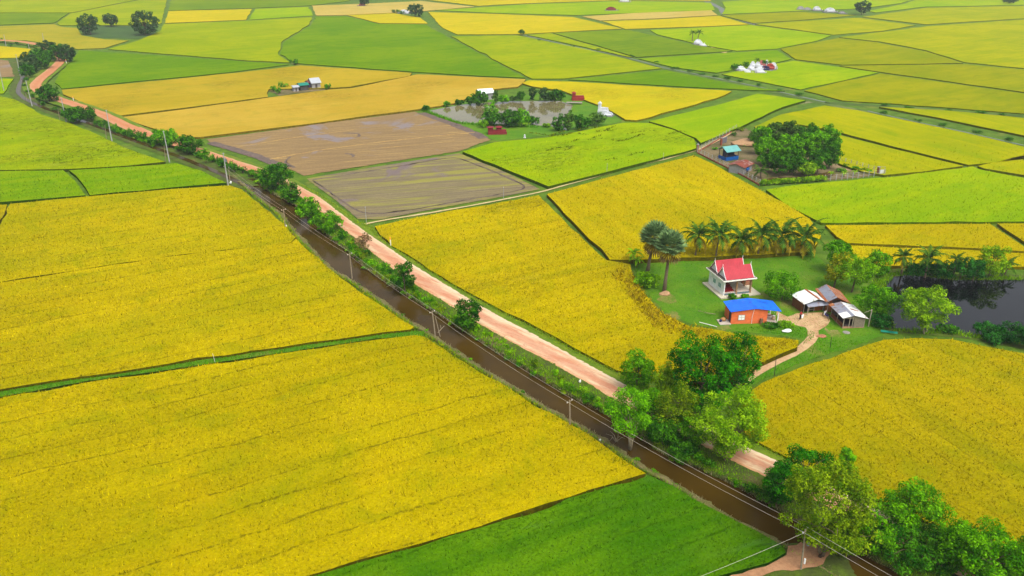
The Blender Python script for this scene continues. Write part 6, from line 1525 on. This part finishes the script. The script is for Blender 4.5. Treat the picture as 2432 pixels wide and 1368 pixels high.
def person():
    o = thing('person', 'person in a red top and black trousers standing in the yard holding a white cloth', 'person', at(1900, 759), math.radians(35))
    sk = plain('skin', C(170, 116, 84), .6, .05); hair = plain('black_hair', (.015, .012, .01, 1), .6, .1); shirt = plain('red_shirt', C(206, 40, 50), .85, .12, 6); tr = plain('black_trousers', (.018, .018, .022, 1), .85, .1)
    v = [(0, 0, .9), (0, 0, 1.08), (0, 0, 1.3), (0, .0, 1.42), (0, -.01, 1.47), (0, -.02, 1.56), (0, -.02, 1.66),
         (.10, 0, .86), (.11, -.02, .47), (.11, .01, .08), (.12, -.12, .04), (-.10, 0, .86), (-.11, .02, .47), (-.11, .03, .08), (-.12, -.1, .04),
         (.18, 0, 1.36), (.24, -.02, 1.1), (.22, -.2, .93), (.21, -.28, .9), (-.18, 0, 1.36), (-.25, -.06, 1.12), (-.16, -.26, 1.05), (-.10, -.33, 1.05)]
    e = [(0, 1), (1, 2), (2, 3), (3, 4), (4, 5), (5, 6), (0, 7), (7, 8), (8, 9), (9, 10), (0, 11), (11, 12), (12, 13), (13, 14), (2, 15), (15, 16), (16, 17), (17, 18), (2, 19), (19, 20), (20, 21), (21, 22)]
    r = [.13, .12, .15, .07, .055, .095, .085, .085, .06, .042, .04, .085, .06, .042, .04, .06, .045, .034, .03, .06, .045, .034, .03]
    hv = {18: (1, -1), 22: (-1, -1)}
    for k, (s, _) in hv.items():                       # five fingers a hand
        bx, by, bz = v[k]
        for f in range(5):
            v.append((bx + (f - 2) * .016, by - (.05 if f else .02), bz - .03 - (.02 if f else -.02))); e.append((k, len(v) - 1)); r.append(.009)
    skin_body('body', v, e, r, sk, o)
    skin_body('shirt', [v[0], v[1], v[2], v[3], v[15], v[16], v[19], v[20]], [(0, 1), (1, 2), (2, 3), (2, 4), (4, 5), (2, 6), (6, 7)], [.145, .14, .17, .085, .075, .06, .075, .06], shirt, o)
    skin_body('trousers', [v[0], v[7], v[8], v[9], v[11], v[12], v[13]], [(0, 1), (1, 2), (2, 3), (0, 4), (4, 5), (5, 6)], [.15, .105, .08, .065, .105, .08, .065], tr, o)
    MB().ball((0, .012, 1.65), .098, .105, .1, 10, 7).build('hair', hair, o, True)
    m = MB(); n = 6
    rz = math.radians(35)
    vs = []; fs = []
    for j in range(n + 1):
        for i in range(n + 1):
            x, z = -.3 + .6 * i / n, 1.05 - .62 * j / n * (1 - .15 * math.sin(i))
            y = -.36 - .06 * math.sin(i * 1.3 + j * .5); vs.append((x * math.cos(rz) - y * math.sin(rz), x * math.sin(rz) + y * math.cos(rz), z))
    for j in range(n):
        for i in range(n): q = j * (n + 1) + i; fs.append((q, q + 1, q + n + 2, q + n + 1))
    k = len(vs); vs += [(x, y + .02, z) for x, y, z in vs]; fs += [tuple(q + k for q in f)[::-1] for f in fs]
    tag(m.add(vs, fs).build('cloth', plain('white_cloth', (.78, .77, .78, 1), .8, .06), None, True, at(1900, 759)), 'white cloth held in front of the person in the yard', 'cloth')

def motorbike():
    o = thing('motorbike', 'small dark blue motorbike parked between the two front sheds', 'motorbike', at(1961, 754), math.radians(112))
    blk = plain('black_rubber', (.02, .02, .02, 1), .8, .1); blue = plain('blue_fairing', C(24, 44, 150), .35, .1); chrome = plain('chrome', (.6, .6, .62, 1), .25, .05, 1, 0, .8); wht = plain('white_leg_shield', (.75, .75, .78, 1), .4, .05)
    for x in (-.62, .62):
        m = MB(); n = 16
        m.tube([(x + .27 * math.cos(2 * PI * i / n), 0, .29 + .27 * math.sin(2 * PI * i / n)) for i in range(n + 1)], .045, 6, False); w = m.build('wheel', blk, o, True)
        MB().tube([(x, -.05, .29), (x, .05, .29)], .1, 10).build('hub', chrome, w)
    MB().tube([(-.5, 0, .5), (-.15, 0, .45), (.1, 0, .42), (.35, 0, .7)], [.12, .15, .13, .1], 8).build('body', blue, o, True)
    MB().tube([(-.7, 0, .78), (-.35, 0, .8), (.0, 0, .72)], [.08, .13, .1], 8).build('seat', blk, o, True)
    MB().tube([(.62, 0, .29), (.46, 0, .85), (.42, 0, 1.0)], .035, 6).build('fork', chrome, o); MB().tube([(.32, -.33, 1.02), (.42, -.1, 1.0), (.42, .1, 1.0), (.32, .33, 1.02)], .02, 6).build('handlebar', chrome, o)
    MB().box(.3, .36, -.17, .17, .35, .85).build('leg_shield', wht, o); MB().ball((.5, 0, .9), .08, .08, .08, 8, 6).build('headlight', wht, o, True)

def build_things():
    build_poles(); shrine(); brick_house(); sheds(); build_far_things(); person(); motorbike()

make_mats(); make_leaf_mats(); setup(); build_haze(); build_setting(); build_fields(); build_trampled(); build_trees(); build_shrubs(); build_palms(); build_things()
